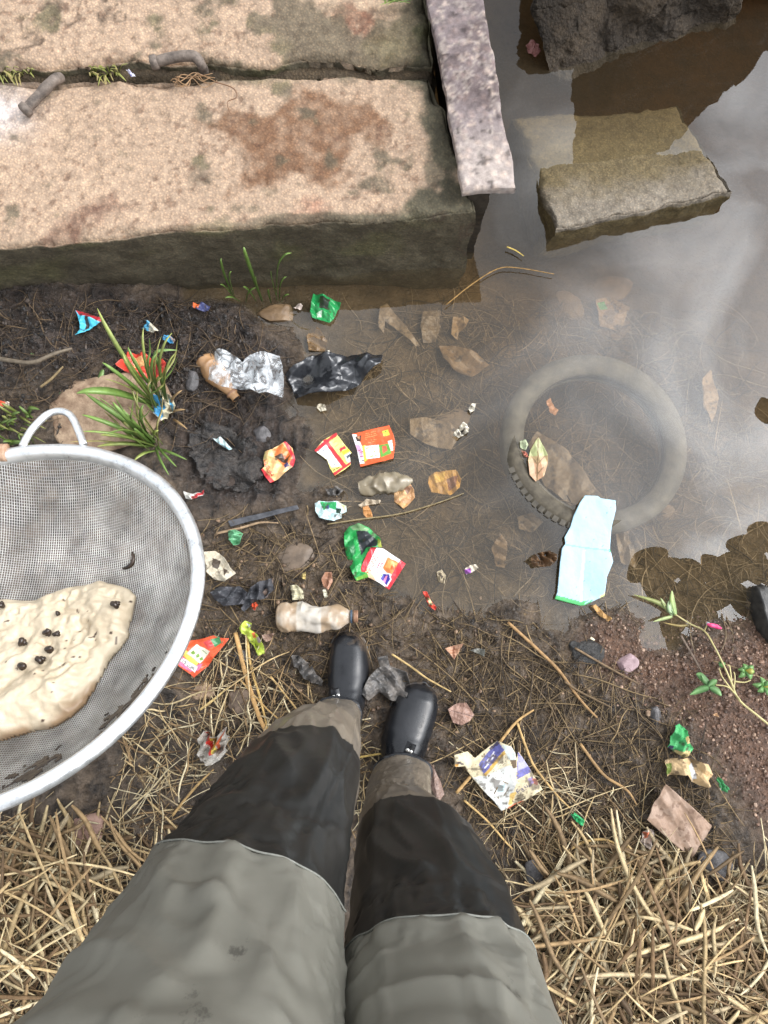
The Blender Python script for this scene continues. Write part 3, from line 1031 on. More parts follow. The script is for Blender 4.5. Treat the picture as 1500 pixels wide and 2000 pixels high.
def stalk_px(pts, w, label, colr=(186, 158, 108), lift=0.012, name='straw_stalk', flat=0.6, cat='straw', under=False, leaf=False, z=None):
    P = []
    for q in pts:
        g = on_ground(q[0], q[1], under) if z is None else at(q[0], q[1], z)
        P.append(g + np.array([0, 0, lift if len(q) < 3 else q[2]]))
    n = max(10, 5 * len(P))
    S = spline(np.array(P), n)
    s = np.linspace(0, 1, n)
    r = w * (1 - 0.45 * s ** 3) * (1 + 0.12 * fbm(S, 40, 2, 400))
    V, Q, T = tube(S, r, 8, flat)
    # joints on the stem
    base = S[0].copy()
    c = np.array(T3(*colr)) * (0.85 + 0.3 * rng.random((len(V), 1)))
    o = link(name, make_mesh(name, V - base, Q, T, c), M['straw'])
    o.location = base
    return tag(o, label, cat)


STALKS = [
    ([(462, 1235), (480, 1310), (505, 1390), (520, 1425), (528, 1450)], 0.0048, 'broad tan straw stalk lying beside the lime green wrapper', (190, 152, 102)),
    ([(485, 1225), (490, 1290), (512, 1370), (525, 1428)], 0.0028, 'thin yellowish straw stalk crossing the lime green wrapper', (198, 166, 106)),
    ([(470, 1325), (520, 1380), (572, 1425)], 0.002, 'slanting straw stalk above the black knee panel', (180, 148, 98)),
    ([(530, 1320), (570, 1370), (602, 1412)], 0.002, 'thin straw stalk pointing at the left boot ankle', (190, 160, 110)),
    ([(393, 1385), (420, 1365), (447, 1342)], 0.0026, 'short pale straw piece near the orange sachet with barcode', (196, 172, 120)),
    ([(765, 1277), (800, 1300), (835, 1325), (880, 1350)], 0.0023, 'light straw stalk with a frayed tip above the right boot', (190, 164, 116)),
    ([(700, 1477), (730, 1472), (757, 1468)], 0.0022, 'short yellow straw between the boots', (200, 172, 104)),
    ([(990, 1215), (1050, 1270), (1090, 1310), (1130, 1365), (1163, 1400)], 0.0034, 'long tan stalk lying across the mud below the blue sheet', (160, 128, 90)),
    ([(890, 1546), (930, 1500), (965, 1460), (1005, 1410), (1040, 1385)], 0.0034, 'tan stalk lying across the torn printed bag', (186, 152, 104)),
    ([(1008, 1410), (1030, 1470), (1045, 1500), (1085, 1550), (1110, 1575)], 0.0026, 'bent straw stalk right of the torn printed bag', (182, 152, 104)),
    ([(1130, 1450), (1175, 1510), (1220, 1540), (1240, 1570)], 0.003, 'long brown stalk crossing the fibres towards the tan fabric square', (160, 130, 92)),
    ([(1300, 1665), (1340, 1770), (1400, 1860), (1500, 1960)], 0.0036, 'longest pale straw stalk running down the bottom right tangle', (206, 178, 124)),
    ([(1220, 1650), (1235, 1740), (1250, 1850), (1270, 1980)], 0.0036, 'upright pale straw stalk in the middle of the bottom right tangle', (198, 168, 112)),
    ([(1040, 1820), (1090, 1770), (1150, 1720), (1200, 1690)], 0.0034, 'thick yellow straw pair end beside the right knee', (204, 172, 110)),
    ([(1105, 1660), (1140, 1640), (1190, 1640), (1230, 1680)], 0.0026, 'arched straw stalk above the right tangle', (190, 160, 108)),
    ([(1320, 1960), (1330, 1900), (1350, 1860), (1370, 1850)], 0.005, 'stout brown stem stub standing in the bottom right tangle', (150, 112, 72)),
    ([(1380, 1830), (1440, 1835), (1500, 1842)], 0.005, 'broad pale reed piece at the right edge', (204, 178, 132)),
    ([(340, 1590), (380, 1540), (420, 1500)], 0.0026, 'straw stalk running under the left thigh', (176, 146, 100)),
    ([(905, 1560), (950, 1600), (985, 1640), (1000, 1655)], 0.0022, 'thin straw stalk beside the right knee panel', (184, 154, 104)),
    ([(1100, 1330), (1130, 1350), (1190, 1380)], 0.0024, 'dark rotten stalk beside the black muck lump', (110, 92, 70)),
    ([(1120, 1265), (1180, 1300), (1245, 1335)], 0.0024, 'grey brown stalk right of the black muck lump', (120, 100, 78)),
    ([(1325, 1240), (1345, 1275), (1365, 1310)], 0.0026, 'grey weathered twig at the edge of the red gravel', (112, 98, 88)),
    ([(640, 1025), (700, 1016), (780, 1005), (850, 985), (905, 965)], 0.0016, 'thin straw floating across the water above the green wrapper', (140, 126, 96)),
    ([(425, 1043), (470, 1033), (510, 1022), (545, 1023)], 0.0028, 'pale root curving over the mud beside the sieve', (150, 128, 104)),
    ([(988, 487), (1005, 494), (1021, 505)], 0.0018, 'short yellow straw floating near the concrete block', (196, 172, 96)),
    ([(870, 600), (920, 560), (970, 530), (1010, 528), (1080, 540)], 0.0015, 'long thin straw floating under the steel beam end', (150, 118, 70)),
    ([(1150, 1245), (1158, 1250)], 0.0028, 'tiny white stick on the black muck lump', (225, 215, 190)),
]
for pts, w, lab, c in STALKS:
    stalk_px(pts, w, lab, c)
stalk_px([(0, 712, 0.05), (50, 722, 0.055), (92, 726, 0.06), (130, 710, 0.06), (160, 697, 0.05)], 0.005, 'bent grey woody stem lying over the black muck', (108, 98, 86), name='woody_stem', flat=1.0, cat='stem')
stalk_px([(100, 770, 0.05), (120, 755, 0.05), (143, 731, 0.05)], 0.003, 'short brown twig in the muck beside the curled green leaf', (128, 112, 84), name='twig', flat=1.0, cat='twig')

# ------------------------------------------------------------------ red gravel
ico = np.array([(-1, 1.618, 0), (1, 1.618, 0), (-1, -1.618, 0), (1, -1.618, 0), (0, -1, 1.618), (0, 1, 1.618), (0, -1, -1.618), (0, 1, -1.618),
                (1.618, 0, -1), (1.618, 0, 1), (-1.618, 0, -1), (-1.618, 0, 1)]) / 1.902
icf = np.array([(0, 11, 5), (0, 5, 1), (0, 1, 7), (0, 7, 10), (0, 10, 11), (1, 5, 9), (5, 11, 4), (11, 10, 2), (10, 7, 6), (7, 1, 8), (3, 9, 4), (3, 4, 2),
                (3, 2, 6), (3, 6, 8), (3, 8, 9), (4, 9, 5), (2, 4, 11), (6, 2, 10), (8, 6, 7), (9, 8, 1)])


def gravel(name, poly, n, r0, r1, pal, label, under=False):
    P = scatter(poly, n)
    r = r0 + (r1 - r0) * rng.random(n) ** 3
    V = ico[None] * (0.75 + 0.5 * rng.random((n, 12, 1))) * r[:, None, None] * (0.7 + 0.6 * rng.random((n, 1, 3))) * np.array([1, 1, 0.75])
    z = gsample(GZ, P) + r * 0.25
    V = V + np.concatenate([P, z[:, None]], 1)[:, None]
    T = (icf[None] + (np.arange(n) * 12)[:, None, None]).reshape(-1, 3)
    c = np.repeat(np.array(pal)[rng.integers(0, len(pal), n)] * (0.6 + 0.6 * rng.random((n, 1))), 12, 0)
    o = link(name, make_mesh(name, V.reshape(-1, 3), None, T, c, smooth=False), M['pebble'])
    tag(o, label, 'gravel', kind='stuff')


RED = [T3(136, 108, 90), T3(108, 84, 70), T3(168, 142, 122), T3(84, 64, 53), T3(98, 77, 64), T3(120, 94, 78)]
gravel('gravel', [(1160, 1190), (1270, 1250), (1400, 1215), (1560, 1190), (1560, 1620), (1440, 1560), (1350, 1420), (1220, 1330), (1150, 1270)], 4200, 0.0008, 0.0042, RED,
       'loose reddish gravel on the right bank')
gravel('soil_crumb', [(-100, 590), (350, 590), (480, 620), (520, 700), (360, 830), (60, 840), (-100, 860)], 2600, 0.001, 0.0055, [T3(54, 47, 41), T3(36, 33, 31), T3(74, 63, 54)],
       'black crumbs of rotting muck below the slab face')
gravel('soil_crumb', [(390, 1000), (760, 1160), (1060, 1250), (1250, 1400), (1300, 1700), (880, 1500), (700, 1420), (380, 1450), (300, 1600), (380, 1300)], 1800, 0.001, 0.005, [T3(110, 88, 68), T3(80, 64, 50), T3(140, 116, 92)],
       'small brown crumbs of earth on the muddy bank')


def boulder(u, v, w, h, hz, m, label, name='stone', rot=0.0, seed=0, lift=0.0, under=False, colr=None, cat='stone', sharp=0.22):
    c = on_ground(u, v, under)
    sc = H - c[2]
    sx = w / F * sc * 1.02 / 2
    sy = h / F * sc * 1.02 / 2
    n, k = 48, 30
    hz = hz * 0.8
    lift = lift - hz * 0.45
    th = np.linspace(0, 2 * np.pi, n, endpoint=False)
    ph = np.linspace(0.06, np.pi - 0.06, k)
    R = np.stack([np.outer(np.sin(ph), np.cos(th)), np.outer(np.sin(ph), np.sin(th)), np.outer(np.cos(ph), np.ones(n))], -1)
    d = 1 + sharp * fbm(R.reshape(-1, 3), 1.6, 4, seed) + 0.10 * fbm(R.reshape(-1, 3), 5, 3, seed + 2)
    R = R.reshape(-1, 3) * d[:, None]
    rg = np.random.default_rng(seed)
    for _ in range(14):
        nn = rg.normal(size=3)
        nn /= np.linalg.norm(nn)
        R = R - nn * np.maximum(0, R @ nn - rg.uniform(0.6, 0.88))[:, None] * 0.9
    R = (R * (1 + 0.05 * fbm(R, 9, 3, seed + 6))[:, None]).reshape(k, n, 3)
    R = np.sign(R) * np.abs(R) ** 0.85 * np.array([sx, sy, hz])
    ca, sa = math.cos(rot), math.sin(rot)
    R = np.stack([R[..., 0] * ca - R[..., 1] * sa, R[..., 0] * sa + R[..., 1] * ca, R[..., 2]], -1)
    V, Q, T = loft(R)
    o = link(name, make_mesh(name, V, Q, T), m)
    o.location = c + np.array([0, 0, lift])
    return tag(o, label, cat)


boulder(205, 800, 290, 190, 0.07, M['stone'], 'large tan boulder under the grass clump behind the sieve', 'boulder', 0.4, 5, 0.0, sharp=0.3)
boulder(170, 1622, 62, 80, 0.022, mat('pink_stone', T3(120, 92, 80), T3(166, 134, 118), rough=0.7, scale=40, bump=0.7), 'rounded pinkish stone on mud beside the straw', 'stone', 0.2, 9, 0.006)
boulder(475, 1282, 42, 30, 0.012, M['darkstone'], 'small grey stone behind the tan straw stalks', 'stone', -0.5, 11, 0.006)
boulder(478, 1368, 60, 55, 0.016, mat('earth_lump', T3(84, 70, 58), T3(124, 106, 90), rough=0.8, scale=60, bump=0.8), 'rounded clod of brown earth near the straw stalks', 'earth_clod', 0.1, 14, 0.004)
boulder(395, 1352, 60, 36, 0.012, M['stone'], 'flat brown stone on mud beside the pale straw piece', 'stone', 0.4, 15, 0.004)
boulder(540, 613, 84, 46, 0.018, mat('brown_stone', T3(96, 76, 54), T3(130, 106, 78), rough=0.5, scale=40, bump=0.4), 'flat brown stone in shallow water below the slab', 'stone', 0, 17, 0.0)
boulder(1225, 1296, 48, 40, 0.014, mat('lilac_stone', T3(128, 106, 108), T3(168, 144, 146), rough=0.6, scale=50, bump=0.4), 'pinkish grey stone beside the black muck lump', 'stone', 0.3, 19, 0.004)
boulder(1280, 1398, 22, 40, 0.010, M['darkstone'], 'small dark elongated stone in the fibres near the gravel', 'stone', 0.15, 21, 0.004)
boulder(1044, 1700, 36, 52, 0.014, M['darkstone'], 'dark stone in the straw beside the right knee', 'stone', 0.1, 23, 0.012)
boulder(1265, 1418 - 25, 10, 12, 0.005, M['stone'], 'tiny orange pebble left of the dark elongated stone', 'pebble', 0, 24, 0.004)
boulder(1400, 1690, 80, 50, 0.012, M['darkstone'], 'grey stone under the corner of the tan fabric square', 'stone', -0.4, 26, 0.006)
boulder(1150, 1275, 84, 60, 0.022, mat('black_muck', (0.012, 0.012, 0.012), (0.05, 0.046, 0.042), rough=0.3, scale=60, bump=1.0, bscale=70, bdist=0.01), 'glistening black lump of muck on the bank below the blue sheet', 'muck_lump', 0.2, 27, 0.0, cat='muck', sharp=0.45)
boulder(1500, 1215, 50, 150, 0.09, mat('dark_rock', T3(24, 24, 24), T3(56, 54, 50), rough=0.45, scale=40, bump=0.8), 'dark wet rock at the right edge of the pond', 'rock', 0.1, 29, 0.0, cat='rock')
boulder(510, 848, 40, 34, 0.010, M['darkstone'], 'wet grey pebble in mud above the leftmost red sachet', 'pebble', 0.1, 31, 0.004)
boulder(375, 745, 34, 40, 0.014, M['darkstone'], 'wet dark stone touching the brown bottle', 'stone', 0.3, 33, 0.006)
boulder(570, 1095, 100, 60, 0.012, mat('mud_stone', T3(80, 68, 56), T3(112, 96, 80), rough=0.5, scale=30, bump=0.5), 'flat mud covered stone above the dirty bottle', 'stone', 0.3, 34, 0.002)
for (u, v, w, h, r, lab) in ((1180, 570, 130, 70, 0.3, 'flat drowned stone near the concrete block'), (1110, 600, 90, 60, -0.5, 'pale drowned stone beside the first flat one'),
                             (1090, 690, 0, 0, 0, ''), (870, 830, 110, 70, 0.2, 'round drowned stone right of the orange sachet'), (1300, 1000, 40, 36, 0, 'small drowned stone right of the blue sheet'),
                             (1190, 650, 100, 50, 0.4, 'drowned stone with a green fleck')):
    if w:
        boulder(u, v, w, h, 0.012, mat('drowned_stone', T3(98, 82, 64), T3(128, 108, 84), rough=0.8, scale=30, bump=0.4), lab, 'sunken_stone', r, int(u), 0.002, True)

# ------------------------------------------------------------------ sheets: wrappers, leaves, rags
FONT = {'A': ['01110', '10001', '10001', '11111', '10001', '10001', '10001'], 'R': ['11110', '10001', '10001', '11110', '10100', '10010', '10001'],
        'O': ['01110', '10001', '10001', '10001', '10001', '10001', '01110'], 'M': ['10001', '11011', '10101', '10101', '10001', '10001', '10001'],
        'j': ['00010', '00000', '00110', '00010', '00010', '10010', '01100'], 'u': ['00000', '00000', '10001', '10001', '10001', '10011', '01101'],
        'a': ['00000', '00000', '01110', '00001', '01111', '10001', '01111'], 'i': ['00100', '00000', '01100', '00100', '00100', '00100', '01110']}


def text_mask(px, s, org, xdir, height, cw=1.15):
    """cells of a word written from org along xdir (photo pixels), letter height in pixels"""
    xd = np.array(xdir, float)
    xd /= np.linalg.norm(xd)
    yd = np.array([-xd[1], xd[0]])                   # down on the letter
    r = (px - np.array(org, float)) / height
    X, Y = r @ xd, r @ yd + 1.0                      # Y 0 top .. 1 baseline
    k = np.zeros(len(px), bool)
    lw = 5 / 7.0 * 0.95
    for i, ch in enumerate(s):
        g = np.array([[int(q) for q in row] for row in FONT[ch]])
        cx = np.floor((X - i * lw * cw) / lw * 5).astype(int)
        cy = np.floor(Y * 7).astype(int)
        ok = (cx >= 0) & (cx < 5) & (cy >= 0) & (cy < 7)
        k |= ok & (g[np.clip(cy, 0, 6), np.clip(cx, 0, 4)] == 1)
    return k


def sheet(name, outline, base, label, cat, paint=(), texts=(), specks=(), lines=(), z=None, lift=0.006, crumple=0.004, folds=5, curl=0.0, curl_dir=(1, 0), m='print',
          follow=0.6, step=None, seed=None, dirt=0.0, dirtc=(70, 56, 42), thick=0.0006, under=False, group=None, jag=0.0):
    seed = sum(ord(ch) * (i + 1) for i, ch in enumerate(label)) % 997
    R = np.random.default_rng(seed)
    ol = np.asarray(outline, float)
    cpx = ol.mean(0)
    g = on_ground(cpx[0], cpx[1], under)
    z0 = g[2] + lift if z is None else z
    wp = ats(ol, z0)[:, :2]
    lo, hi = wp.min(0) - 0.002, wp.max(0) + 0.002
    size = (hi - lo).max()
    st = step or max(0.0009, size / 110)
    nx, ny = int((hi[0] - lo[0]) / st) + 2, int((hi[1] - lo[1]) / st) + 2
    X, Y = np.meshgrid(np.linspace(lo[0], hi[0], nx), np.linspace(lo[1], hi[1], ny))
    P = np.stack([X.ravel(), Y.ravel()], 1)
    Q = grid_quads(ny, nx)
    cen = P[Q].mean(1)
    if jag:
        cen = cen + jag * np.stack([fbm(cen, 120, 3, seed), fbm(cen, 120, 3, seed + 5)], 1)
    Q = Q[inside(cen, wp)]
    used = np.unique(Q)
    remap = -np.ones(len(P), int)
    remap[used] = np.arange(len(used))
    P = P[used]
    Q = remap[Q]
    # snap the ragged border onto the outline
    cnt = np.bincount(Q.ravel(), minlength=len(P))
    bd = cnt < 4
    if bd.any() and not jag:
        pb = P[bd]
        best = np.full(len(pb), 1e9)
        tgt = pb.copy()
        for i in range(len(wp)):
            a, b = wp[i], wp[(i + 1) % len(wp)]
            d = b - a
            t = np.clip(((pb - a) @ d) / max(d @ d, 1e-12), 0, 1)
            q = a + t[:, None] * d
            e = ((pb - q) ** 2).sum(1)
            k = e < best
            best[k] = e[k]
            tgt[k] = q[k]
        ok = best < (st * 1.1) ** 2
        pb[ok] = tgt[ok]
        P[bd] = pb
    c0 = wp.mean(0)
    l = P - c0
    zz = np.zeros(len(P))
    for k in range(folds):
        a = R.random() * np.pi
        nvec = np.array([math.cos(a), math.sin(a)])
        lam = size * R.uniform(0.22, 0.7)
        ph = (l @ nvec) / lam + R.random() + 0.25 * fbm(l, 18, 2, seed + k)
        zz += (np.abs((ph % 1) - 0.5) * 4 - 1) * crumple * R.uniform(0.2, 0.7)
    zz += fbm(l, 1.4 / size * 3, 4, seed + 11) * crumple * 0.9
    dirv = np.array(curl_dir, float)
    dirv /= np.linalg.norm(dirv)
    zz += curl * ((l @ dirv) / (size * 0.5)) ** 2
    if z is None:
        hgt = gz(P)
        if not under:
            hgt = np.maximum(hgt, 0.0)
        zz += follow * (hgt - g[2])
    zz = zz - min(0, np.percentile(zz, 5)) * 0.8
    # colours painted in photo pixels of the flat outline
    pr = np.concatenate([P, np.full((len(P), 1), z0)], 1) - np.array([0, 0, H])
    yy = pr[:, 1] * _c + pr[:, 2] * _s
    dd = pr[:, 1] * _s - pr[:, 2] * _c
    px = np.stack([750 + F * pr[:, 0] / dd, 1000 - F * yy / dd], 1)
    px = px + 0.6 * np.stack([fbm(l, 150, 2, seed + 21), fbm(l, 150, 2, seed + 22)], 1)
    col = np.tile(lin(*base), (len(P), 1))
    for cc, poly in paint:
        col[inside(px, poly)] = lin(*cc)
    for cc, poly, dens, sc in specks:
        k = inside(px, poly) & (fbm(l, sc, 3, seed + 31) > dens)
        col[k] = lin(*cc)
    for cc, a, b, n, ln, wdt in lines:            # rows of tiny illegible print: from a to b, n rows of length vector ln
        for i in range(n):
            s0 = np.array(a, float) + (np.array(b, float) - np.array(a, float)) * i / max(n - 1, 1)
            e0 = s0 + np.array(ln, float) * R.uniform(0.6, 1)
            dk = seg_dist(px, np.array([s0, e0]), False)
            k = (dk < wdt) & (fbm(l, 260, 2, seed + i) > -0.12)
            col[k] = lin(*cc)
    for cc, s, org, xd, hh in texts:
        col[text_mask(px, s, org, xd, hh)] = lin(*cc)
    if dirt:
        k = 0.75 * sm(fbm(l, 7 / size, 5, seed + 41) + 0.5 * fbm(l, 160, 3, seed + 42), 0.30 - dirt * 0.4, 0.6 - dirt * 0.4)[:, None]
        col = col * (1 - k) + lin(*dirtc) * (0.8 + 0.3 * R.random((len(P), 1))) * k
    lum = col.mean(1, keepdims=True)
    col = (col * 0.96 + lum * 0.04) * 0.95
    V = np.stack([l[:, 0], l[:, 1], zz], 1)
    me = make_mesh(name, V, Q, col=np.clip(col, 0, 1))
    o = link(name, me, M[m] if isinstance(m, str) else m)
    o.location = (c0[0], c0[1], z0)
    so = o.modifiers.new('thickness', 'SOLIDIFY')
    so.thickness = thick
    tag(o, label, cat, group)
    return o


# -- the printed sachets
sheet('sachet', [(723.6, 1068), (735, 1068), (749, 1072), (770, 1086), (792.5, 1101), (776, 1127), (760, 1152), (742, 1139), (716, 1126), (702, 1116), (712, 1092)], (236, 232, 230),
      'red and white AROMA seasoning sachet on the green wrapper at the water edge', 'sachet', z=0.014, crumple=0.0035, folds=3, curl=0.003,
      paint=[((232, 190, 150), [(708, 1118), (716, 1104), (735, 1135), (722, 1130)]),
             ((214, 128, 60), [(757, 1088), (788, 1104), (775, 1126), (757, 1120), (748, 1110)]),
             ((232, 156, 84), [(760, 1093), (775, 1100), (768, 1112), (752, 1108)]),
             ((190, 92, 34), [(764, 1104), (777, 1110), (772, 1116), (762, 1112)]),
             ((238, 178, 110), [(766, 1096), (776, 1101), (774, 1105), (764, 1100)]),
             ((206, 40, 52), [(722, 1066), (736, 1068), (711, 1122), (699, 1116)]), ((212, 44, 56), [(784, 1090), (796, 1101), (760, 1155), (752, 1146)]),
             ((240, 240, 244), [(740, 1132), (746, 1118), (762, 1120), (765, 1132), (756, 1146)]),
             ((52, 44, 150), [(743, 1131), (748, 1121), (760, 1122), (762, 1131), (755, 1143)]), ((226, 130, 170), [(748, 1136), (754, 1124), (757, 1125), (752, 1139)]),
             ((120, 190, 90), [(741, 1126), (748, 1118), (746, 1126)])],
      texts=[((214, 82, 30), 'AROMA', (722, 1121), (21, -42), 9.5)],
      lines=[((206, 40, 96), (733, 1117), (737, 1119), 2, (17, -33), 0.9)])
sheet('sachet', [(558, 863), (571, 875), (577, 898), (572, 911), (555, 927), (543, 936), (528, 943), (517, 930), (511, 918), (518, 912), (514, 898), (518, 882), (533, 878), (543, 871)], (226, 184, 124),
      'crumpled red sachet with orange food picture and AROMA lettering, leftmost in the mud', 'sachet', z=0.026, crumple=0.006, folds=6,
      paint=[((220, 122, 56), [(532, 880), (552, 868), (570, 885), (572, 900), (556, 912), (544, 900), (536, 890)]), ((160, 84, 40), [(546, 886), (560, 892), (553, 902)]),
             ((70, 52, 40), [(536, 892), (552, 886), (556, 898), (568, 888), (560, 906), (550, 902)]), ((214, 48, 58), [(553, 862), (560, 860), (580, 898), (572, 914), (566, 906), (572, 896), (562, 878)]),
             ((216, 56, 60), [(508, 914), (514, 916), (536, 940), (527, 946), (514, 932)]), ((60, 60, 110), [(554, 908), (562, 903), (566, 910), (558, 916)]),
             ((196, 176, 110), [(514, 886), (520, 882), (524, 908), (518, 912)])],
      texts=[((206, 52, 34), 'AROMA', (536, 928), (-14, -28), 9)], dirt=0.12)
sheet('sachet', [(657, 846), (660, 852), (687, 885), (683, 889), (685, 908), (673, 918), (654, 930), (645, 916), (639, 899), (614, 880), (632, 860)], (236, 222, 120),
      'torn yellow and white sachet back with red centre stripe, between two redder ones', 'sachet', z=0.012, crumple=0.003, folds=3,
      paint=[((232, 232, 232), [(614, 880), (632, 862), (668, 910), (648, 914), (639, 899)]), ((240, 236, 220), [(672, 890), (684, 884), (685, 905), (678, 903)]),
             ((206, 44, 52), [(631, 861), (637, 857), (676, 908), (670, 915)]), ((206, 44, 52), [(612, 880), (657, 844), (660, 851), (618, 884)]), ((206, 44, 52), [(652, 931), (685, 907), (685, 902), (650, 925)]),
             ((200, 48, 60), [(662, 877), (673, 870), (676, 875), (665, 882)]), ((226, 206, 40), [(667, 883), (680, 876), (683, 881), (671, 889)]), ((90, 96, 110), [(676, 892), (683, 887), (684, 893), (678, 897)])],
      lines=[((120, 124, 130), (622, 880), (648, 912), 8, (12, -9), 0.8), ((170, 150, 60), (644, 862), (664, 884), 5, (10, -8), 0.7), ((130, 110, 40), (650, 920), (656, 916), 2, (12, -6), 1.2)])
sheet('sachet', [(687, 847), (708, 843), (730, 838), (760, 830), (769, 852), (772, 868), (768, 896), (752, 901), (736, 904), (704, 912), (697, 878)], (226, 90, 36),
      'bright orange sachet with green and white panel floating on the water', 'sachet', z=0.010, crumple=0.003, folds=3,
      paint=[((236, 232, 232), [(687, 848), (696, 848), (708, 874), (712, 905), (703, 906)]), ((232, 150, 190), [(694, 868), (703, 870), (712, 892), (704, 896)]),
             ((244, 206, 60), [(707, 872), (714, 870), (718, 898), (712, 902)]), ((220, 232, 230), [(712, 872), (740, 869), (742, 894), (716, 897)]),
             ((98, 160, 60), [(740, 870), (762, 866), (764, 886), (744, 894)]), ((220, 90, 60), [(746, 872), (754, 870), (757, 880), (748, 886)]),
             ((200, 212, 60), [(746, 843), (758, 839), (761, 850), (750, 853)]), ((60, 44, 36), [(694, 853), (706, 850), (704, 862), (697, 862)]), ((206, 150, 110), [(697, 853), (703, 852), (702, 859)]),
             ((244, 240, 226), [(757, 862), (766, 860), (768, 880), (763, 880)])],
      lines=[((240, 150, 90), (712, 848), (716, 866), 6, (24, -5), 0.6), ((60, 60, 60), (701, 880), (706, 900), 6, (7, -1.5), 0.8), ((150, 170, 60), (716, 876), (720, 892), 3, (18, -3), 1.4), ((60, 90, 40), (748, 845), (752, 851), 2, (9, -3), 0.8)])
sheet('sachet', [(380, 1323), (364, 1311), (349, 1298), (352, 1280), (366, 1252), (380, 1250), (396, 1247), (420, 1240), (430, 1246), (448, 1247), (426, 1276), (406, 1300)], (222, 84, 40),
      'orange sachet with barcode and vegetable picture on mud beside the sieve', 'sachet', lift=0.014, crumple=0.005, folds=4, curl=0.004,
      paint=[((226, 110, 150), [(350, 1282), (356, 1278), (376, 1300), (396, 1296), (388, 1310), (372, 1312), (352, 1298)]), ((240, 206, 90), [(358, 1276), (366, 1268), (392, 1290), (384, 1302), (372, 1296)]),
             ((226, 222, 200), [(368, 1276), (384, 1258), (412, 1272), (392, 1296)]), ((240, 240, 238), [(354, 1290), (360, 1285), (388, 1302), (380, 1314)]),
             ((200, 60, 60), [(398, 1254), (412, 1248), (420, 1260), (408, 1268)]), ((60, 130, 80), [(412, 1248), (430, 1244), (432, 1256), (420, 1264)]), ((80, 150, 110), [(416, 1240), (436, 1242), (430, 1246)]),
             ((110, 150, 60), [(374, 1274), (380, 1270), (383, 1276), (378, 1279)]), ((110, 150, 60), [(382, 1280), (388, 1276), (390, 1282), (385, 1285)]), ((110, 150, 60), [(390, 1286), (396, 1282), (398, 1288), (392, 1291)])],
      lines=[((40, 40, 40), (359, 1290), (380, 1304), 11, (-3.5, 5), 0.75), ((90, 130, 60), (384, 1264), (400, 1274), 4, (8, 4), 0.7)])
Z = lambda pts: [(880 + x / 7.5, 1430 + y / 7.5) for x, y in pts]
sheet('torn_bag', Z([(40, 310), (240, 265), (350, 370), (500, 260), (680, 120), (880, 200), (940, 290), (955, 380), (985, 270), (1180, 560), (1340, 830), (1240, 880), (1100, 980), (820, 1130), (740, 1150), (620, 990), (480, 850), (310, 660), (240, 560), (200, 480), (50, 490)]), (214, 200, 164),
      'torn cream and purple printed bag lying on fibres right of the right boot', 'torn bag', lift=0.016, crumple=0.007, folds=6, m='matte',
      paint=[((214, 216, 212), Z([(320, 660), (480, 640), (850, 470), (960, 520), (950, 760), (830, 1120), (740, 1150), (480, 850)])), ((186, 208, 212), Z([(680, 780), (800, 760), (790, 880), (690, 880)])),
             ((92, 94, 160), Z([(400, 460), (690, 130), (780, 250), (480, 610)])), ((206, 164, 76), Z([(480, 610), (780, 255), (795, 300), (510, 650)])), ((224, 212, 180), Z([(510, 650), (800, 300), (860, 440), (560, 610)])),
             ((190, 200, 196), Z([(740, 170), (880, 200), (940, 290), (940, 390), (850, 400)])), ((96, 76, 50), Z([(860, 390), (960, 400), (965, 510), (900, 520)])), ((60, 56, 90), Z([(560, 240), (690, 120), (720, 150), (590, 270)])),
             ((116, 112, 176), Z([(975, 270), (1190, 580), (970, 690)])), ((170, 168, 206), Z([(985, 340), (1040, 350), (1150, 500), (980, 560)])), ((104, 102, 168), Z([(985, 575), (1150, 500), (1190, 590), (970, 690)])),
             ((214, 178, 96), Z([(870, 900), (960, 860), (900, 1060), (840, 1060)])), ((150, 130, 170), Z([(1130, 680), (1200, 650), (1230, 720), (1160, 780)])), ((206, 110, 90), Z([(1200, 680), (1280, 680), (1270, 770), (1220, 760)])),
             ((206, 110, 70), Z([(850, 1090), (1060, 990), (1060, 1020), (830, 1130)])), ((70, 62, 72), Z([(70, 420), (130, 400), (200, 460), (100, 440)])), ((226, 160, 60), Z([(60, 440), (100, 440), (100, 490), (55, 490)]))],
      specks=[((120, 104, 80), Z([(0, 0), (1500, 0), (1500, 1275), (0, 1275)]), 0.58, 260)],
      texts=[((44, 40, 100), 'Raju', Z([(985, 900)])[0], (105, -70), 9.5)],
      lines=[((230, 228, 236), Z([(480, 480)])[0], Z([(500, 510)])[0], 2, (30, -36), 1.3), ((70, 60, 50), Z([(910, 1010)])[0], Z([(930, 1040)])[0], 2, (26, -14), 1.2), ((120, 112, 90), Z([(600, 560)])[0], Z([(640, 590)])[0], 3, (26, -24), 0.5)], dirt=0.06)
